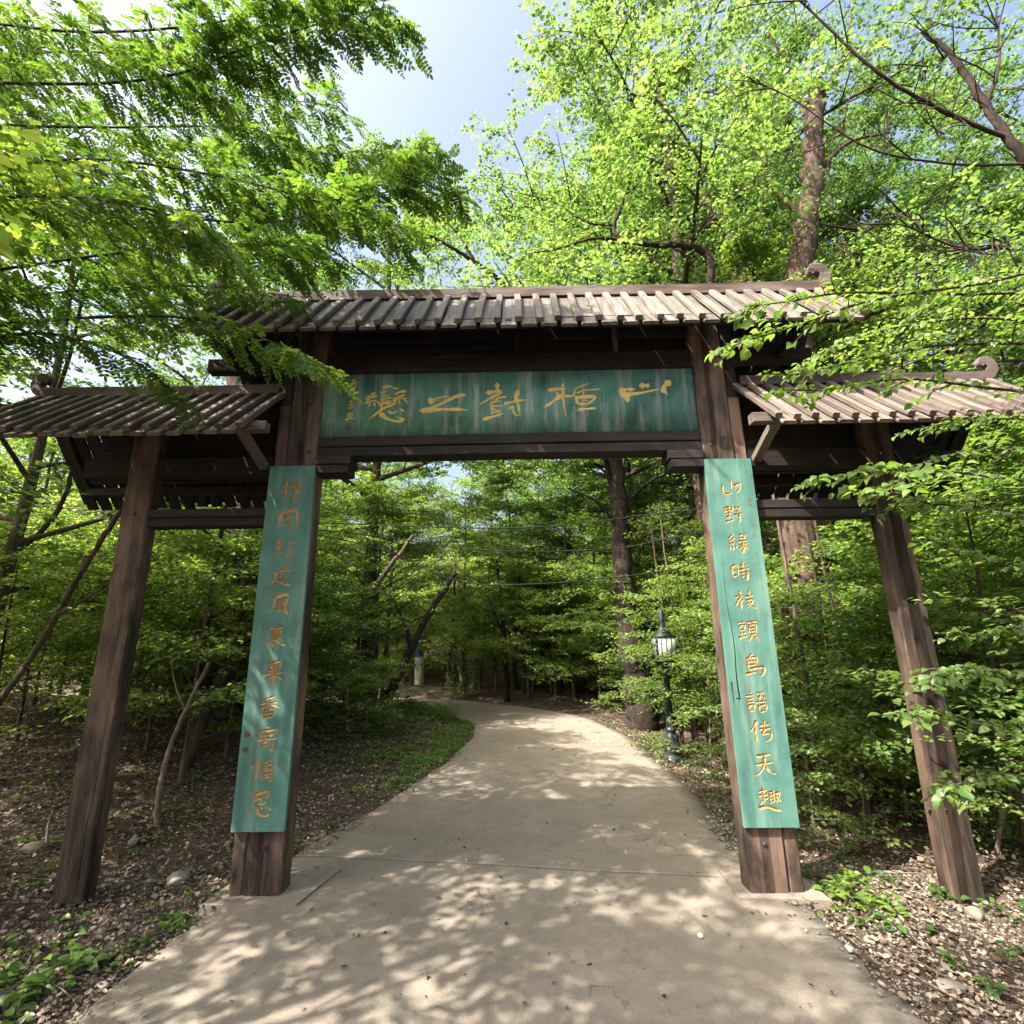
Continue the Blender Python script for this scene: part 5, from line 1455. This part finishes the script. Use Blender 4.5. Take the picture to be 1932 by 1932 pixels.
herbs('undergrowth', 'low green herbs on the bank left of the path bend', [(rr.uniform(-3.6, -1.0), rr.uniform(7.5, 12), .35, 14, .09, .05) for _ in range(60)] + [(rr.uniform(-3.6, -1.3), rr.uniform(10.8, 13.0), .3, 16, .30, .07) for _ in range(26)] + [(CLs[i][0] - CLs[i][2] - rr.uniform(.1, .5), CLs[i][1], .2, 14, .07, .04) for i in range(48, 84)], 1, M_near)
herbs('undergrowth', 'scattered green seedlings on the leafy floor left of the path', [(rr.uniform(-6.5, -2.0), rr.uniform(3.5, 9), .15, 3, .05, .045) for _ in range(80)], 2)
herbs('undergrowth', 'low green plants in the left front corner', [(-2.9, 3.0, .25, 16, .08, .075), (-2.5, 2.95, .2, 12, .07, .08), (-2.75, 3.4, .2, 8, .07, .06), (-2.45, 3.2, .12, 6, .06, .08), (-3.3, 3.3, .3, 10, .06, .06), (-2.6, 2.5, .1, 5, .05, .05)], 3)
herbs('undergrowth', 'bright green plant beside the foot of the right main post', [(2.15, 3.85, .16, 14, .16, .06), (2.3, 3.75, .1, 6, .08, .05)], 4)
herbs('undergrowth', 'scattered green seedlings right of the path', [(rr.uniform(2.2, 5), rr.uniform(2.4, 8.5), .14, 4, .07, .05) for _ in range(70)], 5)
herbs('undergrowth', 'bright bush at the outside of the path bend', [(at(860, 1290, 15.6).x + dx, 15.6, .3, 30, .7, .10) for dx in (0, .3)], 6, M_leafl)
herbs('undergrowth', 'green weeds along the path edges', [(CLs[i][0] + s * (CLs[i][2] + .16), CLs[i][1], .16, 5, .05, .035) for i in range(24, 90, 1) for s in (-1, 1) if rr.random() < .6], 7)

# fallen twigs and sticks
def sticks():
    rng = np.random.default_rng(4); acc = Acc()
    xs, ys, zs = scatter(rng, 900, -7, 6.5, 2.2, 11, .05)
    for x, y, z in zip(xs, ys, zs):
        a = rng.uniform(0, 6.28); L = rng.uniform(.08, .45)
        e = np.array([math.cos(a) * L, math.sin(a) * L, 0])
        p = np.array([x, y, z + .015]); tube(acc, np.array([p, p + e * .5 + [0, 0, rng.uniform(0, .03)], p + e + [0, 0, rng.uniform(0, .05)]]), rng.uniform(.002, .006), 4)
    tag(obj('fallen_twigs', acc.mesh('fallen_twigs', M_barkpale, True)), 'dry fallen twigs scattered on the leaf litter', 'twigs', kind='stuff')
sticks()
def stick(pts, r, label):
    acc = Acc(); P = spline([np.array(p) for p in pts], 4)
    tube(acc, P - P[0], np.linspace(r, r * .5, len(P)), 6, cap=True)
    tag(obj('dry_stick', acc.mesh('dry_stick', M_barkpale, True), None, Matrix.Translation(P[0])), label, 'stick', 'single dry sticks')
stick([A(1648, 1735, 3.72), A(1665, 1710, 3.8), A(1690, 1690, 3.9)], .012, 'pale dry stick leaning up from the gravel near the right post')
stick([A(88, 1590, 4.3), A(92, 1555, 4.3), A(100, 1530, 4.3)], .012, 'whitish upright stick left of the left outer post')
stick([A(222, 1630, 4.2), A(223, 1600, 4.2), A(222, 1585, 4.2)], .007, 'thin white stick standing right of the left outer post')
stick([A(500, 1600, 5), A(450, 1530, 6), A(430, 1500, 6.4)], .015, 'long dead branch lying behind the left board')
stick([A(1560, 1660, 4.4), A(1640, 1625, 4.7), A(1700, 1595, 5.0)], .012, 'curved dead branch on the ground between the right posts')

# ------------------------------------------------------------------ lamp, distant post
def lathe(acc, prof, sides=20, c=(0, 0)):
    tube(acc, np.array([(c[0], c[1], z) for r, z in prof]), np.array([r for r, z in prof]), sides, cap=True)
lx, ly = 2.15, 7.9
lz = gz(lx, ly)
LP = empty('street_lamp', (lx, ly, lz), 'green lamp post with black bulbous foot and white sided lantern beside the path', 'street lamp')
ML = Matrix.Translation((lx, ly, lz))
acc = Acc(); lathe(acc, [(.15, -.05), (.15, .03), (.12, .05), (.09, .09), (.105, .11), (.108, .15), (.108, .31), (.10, .345), (.075, .36), (.06, .375), (.085, .39), (.085, .415), (.065, .43), (.055, .45), (.05, .60)])
obj('foot', acc.mesh('foot', M_iron, True), LP, ML)
acc = Acc(); lathe(acc, [(.048, .58), (.046, 1.30), (.06, 1.31), (.06, 1.34), (.03, 1.345)], 14)
obj('pole', acc.mesh('pole', M_greenpole, True), LP, ML)
lan = bpy.data.objects.new('lantern', None); place(lan, LP, ML)
def box_np(x0, x1, y0, y1, z0, z1):
    V = [(x0, y0, z0), (x1, y0, z0), (x1, y1, z0), (x0, y1, z0), (x0, y0, z1), (x1, y0, z1), (x1, y1, z1), (x0, y1, z1)]
    return np.array(V), np.array([(0, 3, 2, 1), (4, 5, 6, 7), (0, 1, 5, 4), (1, 2, 6, 5), (2, 3, 7, 6), (3, 0, 4, 7)])
acc = Acc(); acc.add(*box_np(-.15, .15, -.15, .15, 1.345, 1.37)); acc.add(*box_np(-.15, .15, -.15, .15, 1.70, 1.72))
for sx in (-1, 1):
    for sy in (-1, 1): acc.add(*box_np(sx * .14 - .008, sx * .14 + .008, sy * .14 - .008, sy * .14 + .008, 1.37, 1.70))
for k in (-2, 0, 2): acc.add(*box_np(k * .037 - .003, k * .037 + .003, -.146, -.140, 1.37, 1.70)); acc.add(*box_np(-.146, -.140, k * .037 - .003, k * .037 + .003, 1.37, 1.70))
acc.add(*box_np(-.14, .14, -.147, -.141, 1.44, 1.447))
obj('frame', acc.mesh('frame', M_greenpole), lan, ML)
acc = Acc(); acc.add(*box_np(-.136, .136, -.136, .136, 1.372, 1.698))
obj('glass', acc.mesh('glass', M_lampglass), lan, ML)
acc = Acc(); tube(acc, np.array([(0, 0, 1.72), (0, 0, 1.78), (0, 0, 1.82), (0, 0, 1.86), (0, 0, 2.06), (0, 0, 2.10)]), np.array([.15, .11, .06, .05, .045, .02]), 12, cap=True)
obj('cap', acc.mesh('cap', M_greenpole, True), lan, ML)

px_, py_ = -3.55, 18.6
WP = empty('white_post', (px_, py_, gz(px_, py_)), 'round white post with a blue band beyond the path bend', 'post')
MW = Matrix.Translation((px_, py_, gz(px_, py_)))
acc = Acc(); lathe(acc, [(.17, -.1), (.17, .9), (.15, .93)], 16); obj('post', acc.mesh('post', M_white, True), WP, MW)
acc = Acc(); lathe(acc, [(.14, .93), (.14, 1.55), (.15, 1.56), (.15, 1.75), (.05, 1.78)], 16); obj('band', acc.mesh('band', M_blue, True), WP, MW)
